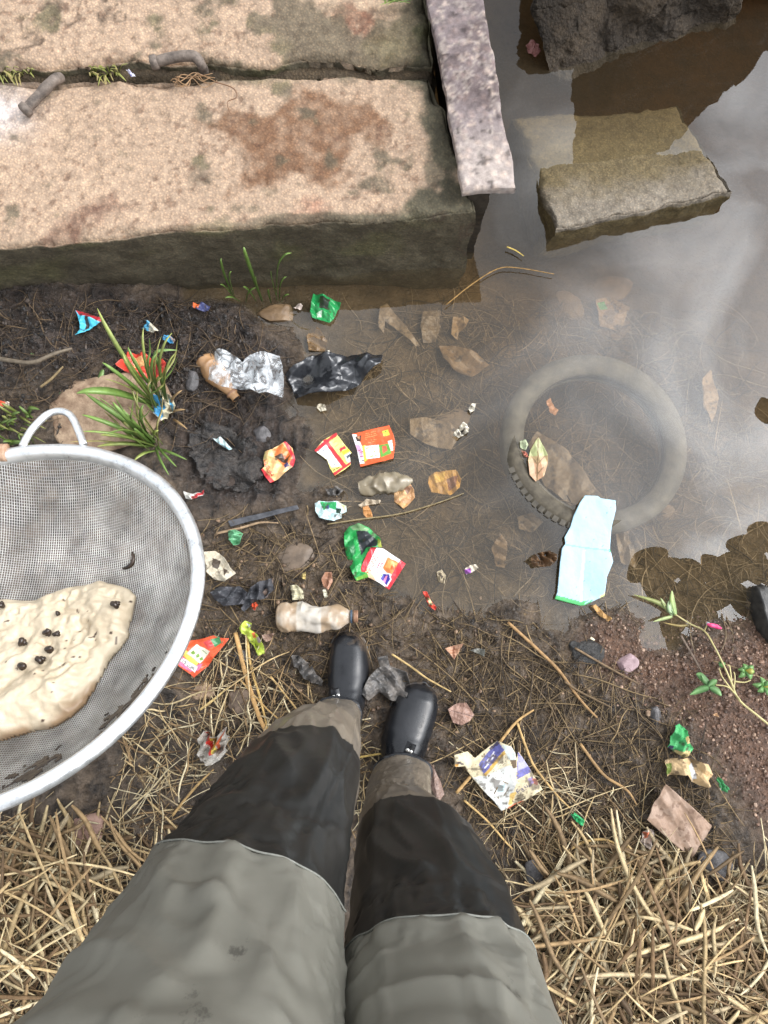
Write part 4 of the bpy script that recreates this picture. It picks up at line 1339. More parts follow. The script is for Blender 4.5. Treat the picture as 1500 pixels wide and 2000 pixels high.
sheet('blue_sheet', [(1142, 968), (1166, 969), (1173, 974), (1201, 978), (1202, 995), (1194, 1029), (1191, 1071), (1197, 1097), (1185, 1126), (1180, 1164), (1142, 1182), (1133, 1183), (1083, 1170), (1088, 1157), (1093, 1099), (1097, 1071), (1104, 1062), (1102, 1050), (1114, 1029), (1120, 1007), (1132, 982)], (172, 208, 226),
      'large pale blue sheet with a green lower edge floating on the pond', 'sheet', z=0.010, crumple=0.0022, folds=3, m='softsheet', thick=0.001,
      paint=[((74, 176, 100), [(1080, 1172), (1084, 1162), (1135, 1175), (1150, 1172), (1134, 1187)]), ((74, 176, 100), [(1135, 1184), (1160, 1170), (1150, 1182)]), ((216, 222, 150), [(1170, 1164), (1182, 1155), (1181, 1166), (1172, 1169)]),
             ((70, 170, 110), [(1188, 1073), (1194, 1072), (1194, 1079), (1188, 1078)]), ((164, 198, 222), [(1140, 1072), (1188, 1076), (1194, 1100), (1180, 1160), (1134, 1172)]), ((140, 176, 196), [(1102, 1062), (1140, 1068), (1190, 1074), (1190, 1077), (1140, 1071), (1102, 1065)]),
             ((196, 222, 236), [(1133, 1130), (1138, 1074), (1143, 1074), (1137, 1175), (1133, 1175)])],
      specks=[((120, 140, 150), [(1080, 960), (1210, 960), (1210, 1190), (1080, 1190)], 0.66, 160)])

# -- other wrappers, paper, film
WR = [
    ('wrapper', [(672, 1040), (682, 1029), (700, 1024), (720, 1030), (742, 1050), (746, 1070), (724, 1070), (712, 1100), (720, 1128), (696, 1135), (684, 1110), (674, 1075)], (34, 150, 72),
     'crumpled bright green wrapper under the AROMA sachet', 0.006, 0.008, [((40, 44, 48), [(696, 1038), (715, 1036), (738, 1056), (736, 1068), (716, 1070), (706, 1085), (700, 1060)]), ((110, 170, 60), [(694, 1130), (716, 1120), (720, 1128), (698, 1136)]),
                                                                           ((120, 160, 110), [(684, 1030), (700, 1024), (722, 1034), (716, 1038), (690, 1036)]), ((150, 158, 60), [(738, 1050), (746, 1060), (746, 1070), (738, 1068)]), ((24, 110, 56), [(680, 1060), (690, 1050), (696, 1080), (686, 1090)])], 'print'),
    ('wrapper', [(616, 985), (624, 981), (660, 980), (676, 988), (677, 1000), (668, 1003), (668, 1012), (652, 1018), (624, 1012), (617, 1000)], (196, 220, 220),
     'crumpled pale wrapper with a green corner near the floating bottle', 0.012, 0.009, [((36, 150, 84), [(626, 982), (658, 981), (656, 996), (640, 992), (632, 998)]), ((206, 206, 150), [(660, 981), (676, 988), (674, 998), (668, 990)]), ((40, 60, 50), [(656, 992), (668, 994), (664, 1004), (656, 1002)]), ((60, 100, 170), [(636, 990), (644, 988), (642, 996)])], 'print'),
    ('wrapper', [(612, 572), (640, 580), (666, 594), (652, 625), (644, 632), (610, 622), (606, 610)], (36, 152, 82),
     'torn green wrapper half in the water below the slab', 0.006, 0.006, [((50, 60, 46), [(626, 580), (645, 588), (640, 606), (624, 604)]), ((190, 214, 190), [(618, 612), (630, 608), (628, 620), (620, 622)])], 'print'),
    ('wrapper', [(378, 592), (392, 593), (412, 600), (408, 610), (388, 608), (376, 600)], (60, 66, 110), 'tiny orange and blue wrapper in the muck by the slab', 0.02, 0.006, [((224, 110, 50), [(376, 590), (394, 592), (390, 606), (378, 602)])], 'print'),
    ('wrapper', [(148, 606), (168, 611), (196, 620), (198, 629), (178, 640), (172, 652), (154, 661), (160, 648), (158, 632), (152, 618)], (72, 186, 214),
     'red and turquoise wrapper half buried in black muck', 0.018, 0.006, [((176, 44, 54), [(147, 604), (198, 618), (199, 630), (176, 622), (154, 615)]), ((50, 42, 40), [(168, 620), (176, 622), (174, 640), (168, 646)])], 'print'),
    ('wrapper', [(288, 626), (296, 632), (310, 646), (300, 650), (280, 645)], (206, 200, 180), 'small blue and white paper scrap in black muck', 0.016, 0.005, [((80, 160, 196), [(286, 626), (294, 630), (290, 648), (279, 646)])], 'matte'),
    ('wrapper', [(320, 654), (330, 655), (346, 668), (340, 674), (318, 664)], (72, 160, 206), 'small blue plastic scrap beside the grass clump', 0.016, 0.005, [((170, 140, 120), [(332, 658), (346, 668), (342, 674)])], 'print'),
    ('wrapper', [(232, 718), (250, 690), (284, 690), (300, 706), (318, 702), (330, 715), (318, 736), (300, 745), (270, 735), (248, 728)], (206, 70, 52), 'crumpled red wrapper behind the tall grass blades', 0.03, 0.012,
     [((220, 170, 110), [(258, 700), (280, 698), (290, 715), (266, 722)]), ((160, 40, 40), [(296, 708), (326, 712), (312, 734), (300, 730)])], 'print'),
    ('wrapper', [(276, 735), (300, 746), (300, 762), (290, 760), (276, 748)], (186, 150, 170), 'small pinkish silver wrapper scrap under the red wrapper', 0.022, 0.006, [((150, 70, 80), [(276, 735), (290, 740), (284, 750)])], 'print'),
    ('wrapper', [(306, 780), (318, 766), (334, 774), (346, 796), (336, 812), (318, 824), (306, 812)], (200, 190, 160), 'blue and cream wrapper at the foot of the grass clump', 0.025, 0.012,
     [((70, 150, 196), [(306, 780), (316, 774), (324, 800), (318, 822), (306, 812)]), ((80, 160, 200), [(328, 774), (342, 796), (336, 804)])], 'print'),
    ('wrapper', [(0, 784), (20, 786), (18, 794), (0, 796)], (214, 90, 56), 'small orange scrap at the left edge above the sieve', 0.02, 0.004, [((214, 204, 190), [(10, 785), (20, 786), (18, 794), (11, 795)])], 'print'),
    ('wrapper', [(418, 858), (432, 854), (455, 878), (448, 880), (428, 868)], (196, 214, 214), 'thin pale plastic strip stuck in wet black mud', 0.012, 0.004, [((120, 160, 170), [(420, 860), (452, 878), (446, 880)])], 'print'),
    ('wrapper', [(360, 960), (378, 966), (400, 958), (398, 966), (378, 978), (364, 974)], (206, 204, 196), 'white scrap with a red edge touching the sieve rim', 0.014, 0.006, [((190, 50, 60), [(376, 972), (401, 956), (400, 962), (380, 978)])], 'print'),
    ('wrapper', [(468, 1226), (480, 1212), (494, 1218), (490, 1228), (505, 1240), (516, 1256), (518, 1276), (506, 1280), (494, 1260), (484, 1244), (474, 1236)], (176, 194, 70), 'lime green wrapper with a red print under straw stalks', 0.014, 0.008,
     [((206, 110, 60), [(494, 1236), (500, 1234), (500, 1246), (495, 1246)]), ((150, 130, 140), [(501, 1246), (508, 1242), (514, 1254), (506, 1256)]), ((200, 196, 206), [(482, 1217), (492, 1220), (488, 1226)])], 'print'),
    ('wrapper', [(400, 1425), (404, 1426), (424, 1440), (434, 1426), (444, 1418), (447, 1442), (446, 1464), (432, 1482), (416, 1492), (400, 1484), (392, 1470), (392, 1448)], (196, 190, 180), 'crumpled silver wrapper with red and yellow stripes beside the thigh', 0.02, 0.016,
     [((206, 46, 46), [(402, 1428), (410, 1430), (424, 1468), (416, 1470)]), ((226, 200, 90), [(410, 1432), (424, 1446), (428, 1462), (422, 1468)]), ((206, 92, 50), [(432, 1440), (442, 1420), (436, 1450), (426, 1468)])], 'print'),
    ('wrapper', [(1318, 1416), (1328, 1414), (1344, 1428), (1340, 1446), (1352, 1462), (1330, 1478), (1302, 1458), (1310, 1440)], (64, 166, 96), 'torn green label scrap half buried near the red gravel', 0.010, 0.006,
     [((206, 180, 120), [(1334, 1440), (1348, 1434), (1346, 1448), (1336, 1450)]), ((60, 60, 90), [(1305, 1454), (1314, 1456), (1312, 1464), (1303, 1460)]), ((196, 176, 120), [(1314, 1464), (1344, 1464), (1340, 1480), (1318, 1474)])], 'matte'),
    ('wrapper', [(1298, 1485), (1320, 1480), (1350, 1482), (1382, 1492), (1388, 1510), (1378, 1530), (1362, 1532), (1346, 1524), (1336, 1510), (1320, 1512), (1304, 1516)], (206, 176, 130), 'muddy cream wrapper scrap above the tan fabric square', 0.012, 0.009,
     [((216, 216, 216), [(1342, 1494), (1352, 1490), (1356, 1518), (1348, 1524)]), ((120, 140, 60), [(1300, 1492), (1310, 1490), (1310, 1512), (1302, 1514)])], 'matte'),
    ('wrapper', [(1398, 1518), (1408, 1520), (1414, 1532), (1424, 1538), (1414, 1545), (1402, 1540)], (70, 160, 100), 'small green scrap right of the muddy cream wrapper', 0.012, 0.006, [((214, 210, 196), [(1398, 1534), (1408, 1540), (1402, 1546)])], 'matte'),
    ('wrapper', [(1114, 1590), (1122, 1586), (1140, 1600), (1138, 1612), (1126, 1606)], (54, 170, 104), 'small bright green plastic bit in the straw', 0.014, 0.004, [], 'print'),
    ('wrapper', [(1250, 1630), (1262, 1616), (1276, 1620), (1276, 1640), (1266, 1656), (1252, 1648)], (206, 190, 176), 'small white and orange wrapper beside the tan fabric square', 0.016, 0.008, [((214, 110, 70), [(1254, 1624), (1266, 1620), (1264, 1634), (1256, 1636)])], 'print'),
    ('paper_scrap', [(567, 1144), (578, 1142), (592, 1152), (594, 1170), (572, 1172)], (196, 190, 160), 'cream torn paper scrap touching the dirty bottle', 0.012, 0.005, [((60, 140, 170), [(582, 1138), (594, 1134), (590, 1144)])], 'matte'),
    ('paper_scrap', [(590, 1120), (598, 1117), (597, 1132), (590, 1130)], (196, 176, 110), 'tiny yellow scrap on mud above the dirty bottle', 0.012, 0.003, [], 'matte'),
    ('paper_scrap', [(490, 1180), (500, 1176), (504, 1182), (498, 1192), (492, 1188)], (214, 84, 50), 'small orange scrap left of the dirty bottle', 0.012, 0.004, [], 'print'),
    ('paper_scrap', [(825, 1155), (834, 1156), (840, 1170), (852, 1186), (850, 1192), (838, 1184)], (206, 70, 52), 'narrow red and cream scrap at the water edge', 0.006, 0.004, [((214, 206, 150), [(834, 1166), (840, 1170), (846, 1182), (838, 1180)])], 'print'),
    ('paper_scrap', [(906, 1112), (918, 1104), (930, 1102), (934, 1110), (922, 1118), (910, 1122)], (200, 190, 170), 'tiny white and purple scrap floating near the bank', 0.004, 0.004, [((170, 100, 190), [(905, 1113), (918, 1110), (920, 1120), (908, 1122)])], 'print'),
    ('paper_scrap', [(852, 1118), (862, 1112), (871, 1124), (868, 1140), (856, 1136)], (170, 156, 128), 'small pale torn bit floating beside the red scrap', 0.004, 0.004, [((60, 52, 44), [(858, 1122), (866, 1126), (862, 1132)])], 'matte'),
    ('paper_scrap', [(884, 850), (892, 840), (904, 826), (916, 834), (914, 846), (902, 852), (894, 858)], (214, 208, 192), 'white crumpled scrap floating left of the tyre', 0.006, 0.006, [((40, 36, 34), [(898, 842), (906, 840), (902, 850)])], 'matte'),
    ('paper_scrap', [(914, 800), (922, 788), (929, 790), (926, 802), (918, 808)], (210, 204, 188), 'tiny white scrap floating above the other left of the tyre', 0.006, 0.004, [], 'matte'),
    ('paper_scrap', [(616, 796), (626, 788), (636, 792), (638, 802), (626, 804)], (200, 192, 170), 'tiny white leaf bit below the black bag', 0.008, 0.004, [], 'matte'),
    ('paper_scrap', [(636, 688), (644, 686), (646, 694), (638, 696)], (230, 226, 214), 'white crumb floating above the black bag', 0.006, 0.003, [], 'matte'),
    ('paper_scrap', [(574, 602), (584, 594), (592, 598), (586, 606)], (206, 190, 180), 'pale pink scrap floating left of the green wrapper', 0.006, 0.004, [], 'matte'),
    ('paper_scrap', [(398, 1080), (420, 1076), (440, 1090), (452, 1110), (462, 1120), (440, 1136), (420, 1132), (404, 1116)], (196, 186, 164), 'muddy torn white paper beside the sieve rim', 0.012, 0.008, [((70, 58, 46), [(416, 1090), (432, 1096), (426, 1112), (416, 1108)]), ((80, 64, 50), [(436, 1110), (446, 1114), (440, 1126)])], 'matte'),
    ('paper_scrap', [(446, 1038), (460, 1034), (474, 1042), (472, 1060), (458, 1066), (448, 1054)], (96, 160, 116), 'dull green scrap in mud beside the sieve rim', 0.012, 0.006, [], 'print'),
    ('paper_scrap', [(1015, 862), (1024, 858), (1032, 868), (1026, 880), (1016, 874)], (176, 186, 150), 'pale green bit floating beside the big leaf', 0.004, 0.004, [], 'matte'),
    ('paper_scrap', [(1018, 880), (1028, 884), (1032, 894), (1024, 892)], (200, 120, 100), 'tiny pink bit floating beside the big leaf', 0.004, 0.003, [], 'matte'),
    ('paper_scrap', [(246, 136), (252, 138), (266, 150), (258, 152)], (206, 204, 226), 'tiny white and violet scrap in the grassy crack', 0.0, 0.003, [((80, 80, 170), [(248, 140), (258, 148), (252, 148)])], 'print'),
    ('paper_scrap', [(1026, 92), (1036, 80), (1050, 84), (1056, 100), (1046, 112), (1034, 106)], (150, 96, 90), 'reddish leaf scrap floating beside the dark chunk', 0.004, 0.004, [], 'matte'),
]
for nm, ol, base, lab, lf, crm, pnt, mm in WR:
    kw = {}
    if 'grassy crack' in lab:
        kw = dict(z=ZT + 0.006)
    sheet(nm, ol, base, lab, 'wrapper' if nm == 'wrapper' else 'scrap', paint=pnt, lift=lf, crumple=crm, folds=6, m=mm, dirt=0.24, **kw)
# tan square of fabric, films and bags
sheet('fabric_square', [(1301, 1532), (1345, 1570), (1389, 1612), (1370, 1645), (1352, 1674), (1320, 1652), (1262, 1600), (1280, 1566)], (156, 128, 106),
      'square of tan wrinkled fabric lying on fibres and straw', 'fabric', lift=0.022, crumple=0.004, folds=7, m='matte', thick=0.0015, follow=0.4,
      specks=[((166, 140, 120), [(1250, 1500), (1400, 1500), (1400, 1700), (1250, 1700)], 0.1, 60), ((134, 106, 86), [(1250, 1500), (1400, 1500), (1400, 1700), (1250, 1700)], 0.4, 90)])
sheet('black_bag', [(556, 735), (590, 712), (610, 697), (680, 695), (748, 697), (744, 716), (712, 738), (690, 762), (640, 776), (578, 783), (570, 756)], (26, 28, 32),
      'shiny black plastic bag half sunk in the water', 'plastic bag', z=0.008, crumple=0.013, folds=9, m='blackplastic')
fm, fnt, fb_, fL = nodemat('clear_film')
fb_.inputs['Base Color'].default_value = (0.75, 0.78, 0.8, 1)
fb_.inputs['Roughness'].default_value = 0.12
fb_.inputs['Specular IOR Level'].default_value = 1.0
_tc = fnt.nodes.new('ShaderNodeTexCoord')
_n = fnt.nodes.new('ShaderNodeTexNoise'); _n.inputs['Scale'].default_value = 38; _n.inputs['Detail'].default_value = 8; _n.inputs['Distortion'].default_value = 1.5
_r = fnt.nodes.new('ShaderNodeMapRange'); _r.inputs[1].default_value = 0.4; _r.inputs[2].default_value = 0.62; _r.inputs[3].default_value = 0.08; _r.inputs[4].default_value = 0.62
_b = fnt.nodes.new('ShaderNodeBump'); _b.inputs['Strength'].default_value = 1.0; _b.inputs['Distance'].default_value = 0.012
fL(_tc.outputs['Object'], _n.inputs['Vector']); fL(_n.outputs['Fac'], _r.inputs[0]); fL(_r.outputs[0], fb_.inputs['Alpha']); fL(_n.outputs['Fac'], _b.inputs['Height']); fL(_b.outputs[0], fb_.inputs['Normal'])
sheet('clear_film', [(408, 715), (424, 694), (448, 692), (478, 716), (490, 702), (520, 696), (546, 696), (552, 716), (558, 744), (550, 772), (508, 774), (478, 768), (440, 762), (408, 744)], (220, 224, 226),
      'crumpled clear plastic film over the brown bottle', 'plastic film', lift=0.045, crumple=0.014, folds=12, m=fm, follow=0.3)
sheet('grey_plastic', [(706, 1350), (722, 1318), (742, 1300), (736, 1284), (756, 1280), (762, 1300), (794, 1312), (802, 1340), (786, 1372), (762, 1366), (742, 1352), (720, 1366)], (96, 94, 92),
      'crinkled grey muddy plastic between the boots', 'plastic', lift=0.010, crumple=0.010, folds=12, m='greyplastic')
sheet('dark_plastic', [(572, 1278), (590, 1282), (612, 1304), (632, 1330), (628, 1340), (604, 1330), (586, 1312), (574, 1296)], (60, 62, 66), 'dark crinkled plastic strip left of the left boot', 'plastic', lift=0.010, crumple=0.010, folds=10, m='greyplastic')
dk = mat('dark_plastic', T3(46, 48, 52), T3(84, 84, 88), rough=0.4, scale=40, bump=0.5)
sheet('dark_plastic', [(414, 1158), (430, 1146), (470, 1146), (486, 1160), (478, 1180), (440, 1184), (420, 1172)], (60, 62, 66), 'grey crumpled plastic lump on mud near the sieve', 'plastic', lift=0.012, crumple=0.012, folds=8, m=dk)
sheet('dark_plastic', [(476, 1188), (486, 1154), (508, 1136), (530, 1130), (536, 1150), (516, 1170), (496, 1176), (480, 1196)], (60, 62, 66), 'folded dark plastic piece left of the dirty bottle', 'plastic', lift=0.014, crumple=0.012, folds=6, m=dk)
sheet('dark_plastic', [(446, 1018), (520, 1000), (580, 986), (584, 994), (522, 1010), (452, 1030)], (60, 62, 66), 'long dark plastic strip pressed into the mud', 'plastic', lift=0.010, crumple=0.003, folds=4, m=dk)
wetm = mat('wet_black_film', T3(26, 25, 25), T3(66, 60, 55), rough=0.25, scale=60, bump=1.0, bscale=75, bdist=0.012, spec=0.6)
sheet('black_film', [(372, 850), (400, 826), (440, 832), (480, 860), (512, 880), (514, 930), (480, 960), (430, 956), (396, 930), (378, 890)], (20, 20, 22), 'wet black plastic film pressed into mud left of the red sachet', 'plastic film', lift=0.000, crumple=0.006, folds=14, m=wetm, follow=1.1, jag=0.014)
sheet('grey_plastic', [(636, 957), (660, 952), (672, 958), (660, 970), (642, 968)], (150, 150, 150), 'small grey plastic bit left of the floating bottle', 'plastic', lift=0.008, crumple=0.008, folds=6, m='greyplastic')
sheet('bleached_twig_bits', [(700, 988), (716, 976), (744, 978), (742, 984), (722, 986), (706, 992)], (190, 174, 150), 'bleached bark flakes below the floating bottle', 'bark', lift=0.006, crumple=0.006, folds=6, m='matte')
sheet('sodden_clump', [(1030, 1094), (1044, 1082), (1074, 1076), (1084, 1090), (1074, 1106), (1040, 1108)], (112, 84, 58), 'sodden brown clump breaking the surface left of the blue sheet', 'debris', z=0.004, crumple=0.016, folds=12, m='leafm', dirt=0.3)
sheet('bark_piece', [(1154, 1184), (1164, 1180), (1180, 1198), (1193, 1208), (1186, 1214), (1172, 1204)], (186, 144, 84), 'yellowish bark piece at the water edge below the blue sheet', 'bark', lift=0.008, crumple=0.006, folds=6, m='matte', dirt=0.2)

# leaves: (outline, colours, label)
LV = [
    ([(1051, 853), (1060, 870), (1069, 888), (1070, 905), (1062, 930), (1046, 941), (1034, 928), (1030, 900), (1036, 878)], (176, 150, 108), 'large pale green and tan leaf floating inside the tyre', 'floating',
     [((170, 176, 122), [(1051, 850), (1072, 890), (1030, 892)]), ((192, 150, 116), [(1030, 905), (1070, 902), (1062, 930), (1046, 944), (1032, 930)]), ((130, 104, 70), [(1050, 852), (1052, 852), (1050, 942), (1047, 942)]), ((140, 112, 78), [(1050, 905), (1064, 890), (1065, 892), (1050, 908)]), ((140, 112, 78), [(1049, 905), (1036, 888), (1036, 891), (1049, 909)]), ((140, 112, 78), [(1049, 925), (1062, 910), (1063, 913), (1049, 928)])], 0.003, 'leaf'),
    ([(770, 962), (782, 950), (800, 944), (808, 956), (810, 972), (796, 988), (788, 994), (770, 980)], (186, 140, 96), 'tan broken leaf floating right of the floating bottle', 'floating', [((206, 164, 116), [(770, 958), (792, 956), (796, 970), (780, 978), (770, 972)]), ((196, 150, 90), [(772, 982), (798, 984), (788, 994)]), ((120, 84, 60), [(786, 952), (806, 950), (796, 966)])], 0.006, 'leaf'),
    ([(708, 990), (718, 986), (726, 1000), (728, 1010), (720, 1014), (710, 1006)], (190, 134, 76), 'small orange brown leaf below the floating bottle', 'floating', [], 0.004, 'leaf'),
    ([(838, 930), (852, 922), (890, 918), (900, 936), (898, 952), (880, 968), (842, 962), (836, 944)], (176, 126, 40), 'rusty yellow mottled leaf just under the water', 'floating', [((206, 160, 60), [(846, 928), (870, 922), (866, 940), (850, 944)]), ((120, 70, 30), [(872, 936), (894, 928), (890, 950), (876, 960)])], 0.004, 'leaf'),
    ([(1066, 784), (1074, 778), (1082, 794), (1090, 802), (1084, 812), (1074, 806)], (170, 110, 56), 'small orange leaf under water at the top of the tyre', 'floating', [], 0.003, 'leaf'),
    ([(868, 1266), (884, 1262), (904, 1256), (896, 1272), (886, 1287), (878, 1276)], (196, 150, 122), 'triangular pinkish dry leaf on mud above the right boot', 'ground', [((150, 100, 76), [(884, 1262), (888, 1262), (888, 1286), (885, 1286)])], 0.007, 'leaf'),
    ([(874, 1384), (892, 1374), (910, 1372), (926, 1396), (918, 1406), (900, 1416), (884, 1410)], (156, 122, 108), 'rounded brownish pink leaf beside the right boot', 'ground', [((112, 84, 74), [(880, 1386), (924, 1398), (923, 1400), (880, 1388)])], 0.007, 'leaf'),
    ([(916, 1270), (930, 1266), (946, 1268), (944, 1282), (932, 1276)], (110, 110, 104), 'small grey curled leaf on the muddy fibres', 'ground', [], 0.006, 'leaf'),
    ([(628, 1130), (636, 1118), (648, 1117), (650, 1136), (642, 1152), (632, 1146)], (160, 116, 92), 'brown lobed dry leaf above the dirty bottle', 'ground', [((120, 82, 64), [(642, 1118), (644, 1118), (640, 1152), (638, 1152)])], 0.007, 'leaf'),
    ([(506, 1166), (520, 1150), (534, 1128), (533, 1146), (522, 1166), (510, 1172)], (120, 100, 90), 'narrow greyish dry leaf beside the dark plastic', 'ground', [], 0.008, 'leaf'),
    ([(512, 1240), (528, 1238), (538, 1236), (530, 1250), (518, 1254)], (150, 124, 110), 'small curled pinkish leaf touching the lime green wrapper', 'ground', [], 0.008, 'leaf'),
    ([(836, 1486), (846, 1496), (862, 1530), (868, 1552), (856, 1562), (842, 1540)], (136, 112, 102), 'withered leaf beside the right calf', 'ground', [], 0.009, 'leaf'),
    ([(630, 1152), (636, 1150), (640, 1166), (634, 1168)], (206, 204, 186), 'tiny pale leaf sliver above the dirty bottle', 'ground', [], 0.004, 'leaf'),
    ([(1390, 1396), (1400, 1392), (1402, 1400)], (190, 150, 110), 'tiny tan leaf on the red gravel', 'ground', [], 0.003, 'leaf'),
]
for ol, base, lab, wh, pnt, crm, nm in LV:
    zz = {'floating': 0.004, 'ground': None}[wh]
    if 'under' in lab:
        zz = -0.012
    sheet(nm, ol, base, lab, 'leaf', paint=pnt, z=zz, lift=0.012, crumple=crm, folds=2, curl=crm, curl_dir=(random.random() - 0.5, 0.3), m='leafm', dirt=0.0, thick=0.0008)
SK = [([(738, 640), (742, 600), (756, 592), (786, 630), (820, 676), (812, 678), (770, 640), (752, 630), (750, 654)], 'long bent sunken bark strip below the slab'),
      ([(820, 640), (826, 608), (860, 606), (864, 630), (850, 668), (826, 672)], 'pair of drowned cardboard pieces beside the bark strip'),
      ([(880, 656), (884, 622), (900, 618), (916, 624), (910, 640), (896, 650), (894, 664)], 'curled drowned leaf near the steel beam reflection'),
      ([(856, 680), (880, 676), (930, 690), (956, 712), (920, 740), (884, 724), (864, 704)], 'drowned brown plastic pouch lying on the pond bottom'),
      ([(800, 820), (830, 816), (880, 826), (900, 850), (880, 880), (830, 870), (800, 850)], 'wide drowned leaf right of the orange sachet'),
      ([(1030, 868), (1050, 840), (1110, 880), (1150, 940), (1180, 980), (1110, 990), (1060, 950)], 'wide brown drowned leaf filling the lower part of the tyre'),
      ([(1160, 590), (1190, 580), (1230, 600), (1210, 650), (1170, 640)], 'square drowned leaf with a green fleck'),
      ([(960, 1070), (975, 1040), (990, 1060), (985, 1110), (968, 1106)], 'narrow drowned leaf below the tyre'),
      ([(1010, 1010), (1040, 1000), (1060, 1020), (1040, 1040), (1012, 1034)], 'rounded drowned leaf left of the blue sheet'),
      ([(1200, 1040), (1230, 1030), (1250, 1070), (1236, 1110), (1206, 1100)], 'oval drowned leaf right of the blue sheet'),
      ([(1370, 740), (1390, 720), (1400, 780), (1385, 830), (1368, 800)], 'narrow dark drowned leaf right of the tyre'),
      ([(600, 660), (620, 640), (640, 668), (634, 690), (604, 688)], 'drowned wrinkled leaf below the torn green wrapper')]
for i, (ol, lab) in enumerate(SK):
    b_ = [(132, 110, 82), (116, 96, 70), (146, 118, 80), (124, 98, 66)][i % 4]
    sheet('sunken_leaf' if 'leaf' in lab else 'sunken_debris', ol, b_, lab, 'leaf' if 'leaf' in lab else 'debris', under=True, lift=0.012, crumple=0.007, folds=3, curl=0.004, m='leafm', dirt=0.2, thick=0.001,
          paint=[((70, 160, 70), [(1164, 596), (1180, 590), (1186, 604), (1170, 608)])] if 'fleck' in lab else ())

# ------------------------------------------------------------------ bottles
def bottle(name, axis_px, prof, colfun, label, z0, flat, m, parts=(), dent=0.006, seed=0, roll=0.0):
    """lathe along the axis; prof: (t along axis 0..1, radius m); flattened vertically"""
    a = at(*axis_px[0], z0)
    b = at(*axis_px[1], z0)
    L_ = np.linalg.norm(b - a)
    d = (b - a) / L_
    side = np.array([-d[1], d[0], 0])
    root = empty(name, (a + b) / 2)
    tag(root, label, 'bottle')
    c0 = (a + b) / 2
    t = np.linspace(prof[0][0], prof[-1][0], 90)
    r = np.interp(t, [p[0] for p in prof], [p[1] for p in prof])
    n = 48
    th = np.linspace(0, 2 * np.pi, n, endpoint=False)
    P = (a - c0)[None, None] + d * (t * L_)[:, None, None] + r[:, None, None] * (np.cos(th)[None, :, None] * side + flat * np.sin(th)[None, :, None] * np.array([0, 0, 1.0]))
    V = P.reshape(-1, 3)
    amp = np.repeat(np.clip(r / max(r) - 0.45, 0, 0.5) * 2, n)
    nrm_ = V - np.repeat(((a - c0)[None] + d * (t * L_)[:, None]), n, 0)
    nl = nrm_ / (np.linalg.norm(nrm_, axis=1)[:, None] + 1e-9)
    V = V - nl * (np.abs(fbm(V, 16, 3, seed)) * dent * 2.2 * amp)[:, None] + nl * (fbm(V, 40, 2, seed + 4) * dent * 0.4 * amp)[:, None]
    tt = np.repeat(t, n)
    V2, Q, T = loft(V.reshape(len(t), n, 3), True, False)
    col = colfun(tt, V)
    col = np.concatenate([col, col[:1]])
    link('body', make_mesh('body', V2, Q, T, col), m, root)
    for nm, t0, t1, rad, mm in parts:
        s_ = np.linspace(t0, t1, 6)
        R = (a - c0)[None, None] + d * (s_ * L_)[:, None, None] + rad * (np.cos(th)[None, :, None] * side + np.sin(th)[None, :, None] * np.array([0, 0, 1.0]))
        v, q, t_ = loft(R)
        link(nm, make_mesh(nm, v, q, t_), mm, root)
    return root


def dirty(tt, V):
    n = fbm(V, 22, 5, 500)
    tan = np.array(T3(172, 150, 124)) * (1 + 0.25 * n)[:, None]
    pale = np.array(T3(206, 200, 190)) * (1 + 0.08 * n)[:, None]
    k = (sm(tt, 0.24, 0.27) * (1 - sm(tt, 0.545, 0.56)))[:, None] * 0.9
    k = np.clip(k + 0.6 * sm(n, 0.0, 0.35)[:, None], 0, 1)
    return np.clip(tan * (1 - k) + pale * k, 0, 1)


capm = mat('bottle_cap', T3(120, 88, 66), T3(160, 122, 96), rough=0.5, scale=50)
ringm = mat('bottle_ring', T3(70, 84, 100), rough=0.4)
bottle('plastic_bottle', [(540, 1204), (700, 1204)], [(0, 0.018), (0.015, 0.028), (0.06, 0.0335), (0.2, 0.035), (0.5, 0.0355), (0.64, 0.034), (0.78, 0.026), (0.88, 0.0145), (0.91, 0.011), (0.99, 0.0105)],
       dirty, 'empty tan stained plastic bottle with white label band before the left boot', 0.05, 0.72, M['bottle'],
       (('neck_ring', 0.905, 0.925, 0.0145, ringm), ('cap', 0.94, 0.995, 0.0132, capm)), 0.012, 3)


def greyb(tt, V):
    n = fbm(V, 26, 5, 510)
    return np.clip(np.array(T3(142, 132, 112)) * (1 + 0.3 * n)[:, None], 0, 1)


bottle('plastic_bottle', [(700, 952), (806, 938)], [(0, 0.012), (0.02, 0.022), (0.12, 0.027), (0.45, 0.027), (0.7, 0.026), (0.9, 0.014), (1.0, 0.004)],
       greyb, 'crushed grey plastic bottle floating beside the tan leaf', 0.008, 0.7, M['bottle'], (), 0.014, 9)


def brownb(tt, V):
    n = fbm(V, 26, 5, 520)
    return np.clip(np.array(T3(176, 138, 100)) * (1 + 0.2 * n)[:, None], 0, 1)


bottle('plastic_bottle', [(395, 700), (462, 779)], [(0, 0.018), (0.04, 0.026), (0.3, 0.028), (0.55, 0.026), (0.75, 0.014), (0.84, 0.0105), (0.86, 0.013), (0.89, 0.013), (0.9, 0.0105), (1.0, 0.0105)],
       brownb, 'brown muddy bottle with open neck under the clear film', 0.035, 0.85, M['bottle'], (('neck_ring', 0.86, 0.885, 0.0138, capm), ('mouth', 0.995, 1.002, 0.008, mat('mouth_dark', (0.02, 0.012, 0.008)))), 0.005, 12)

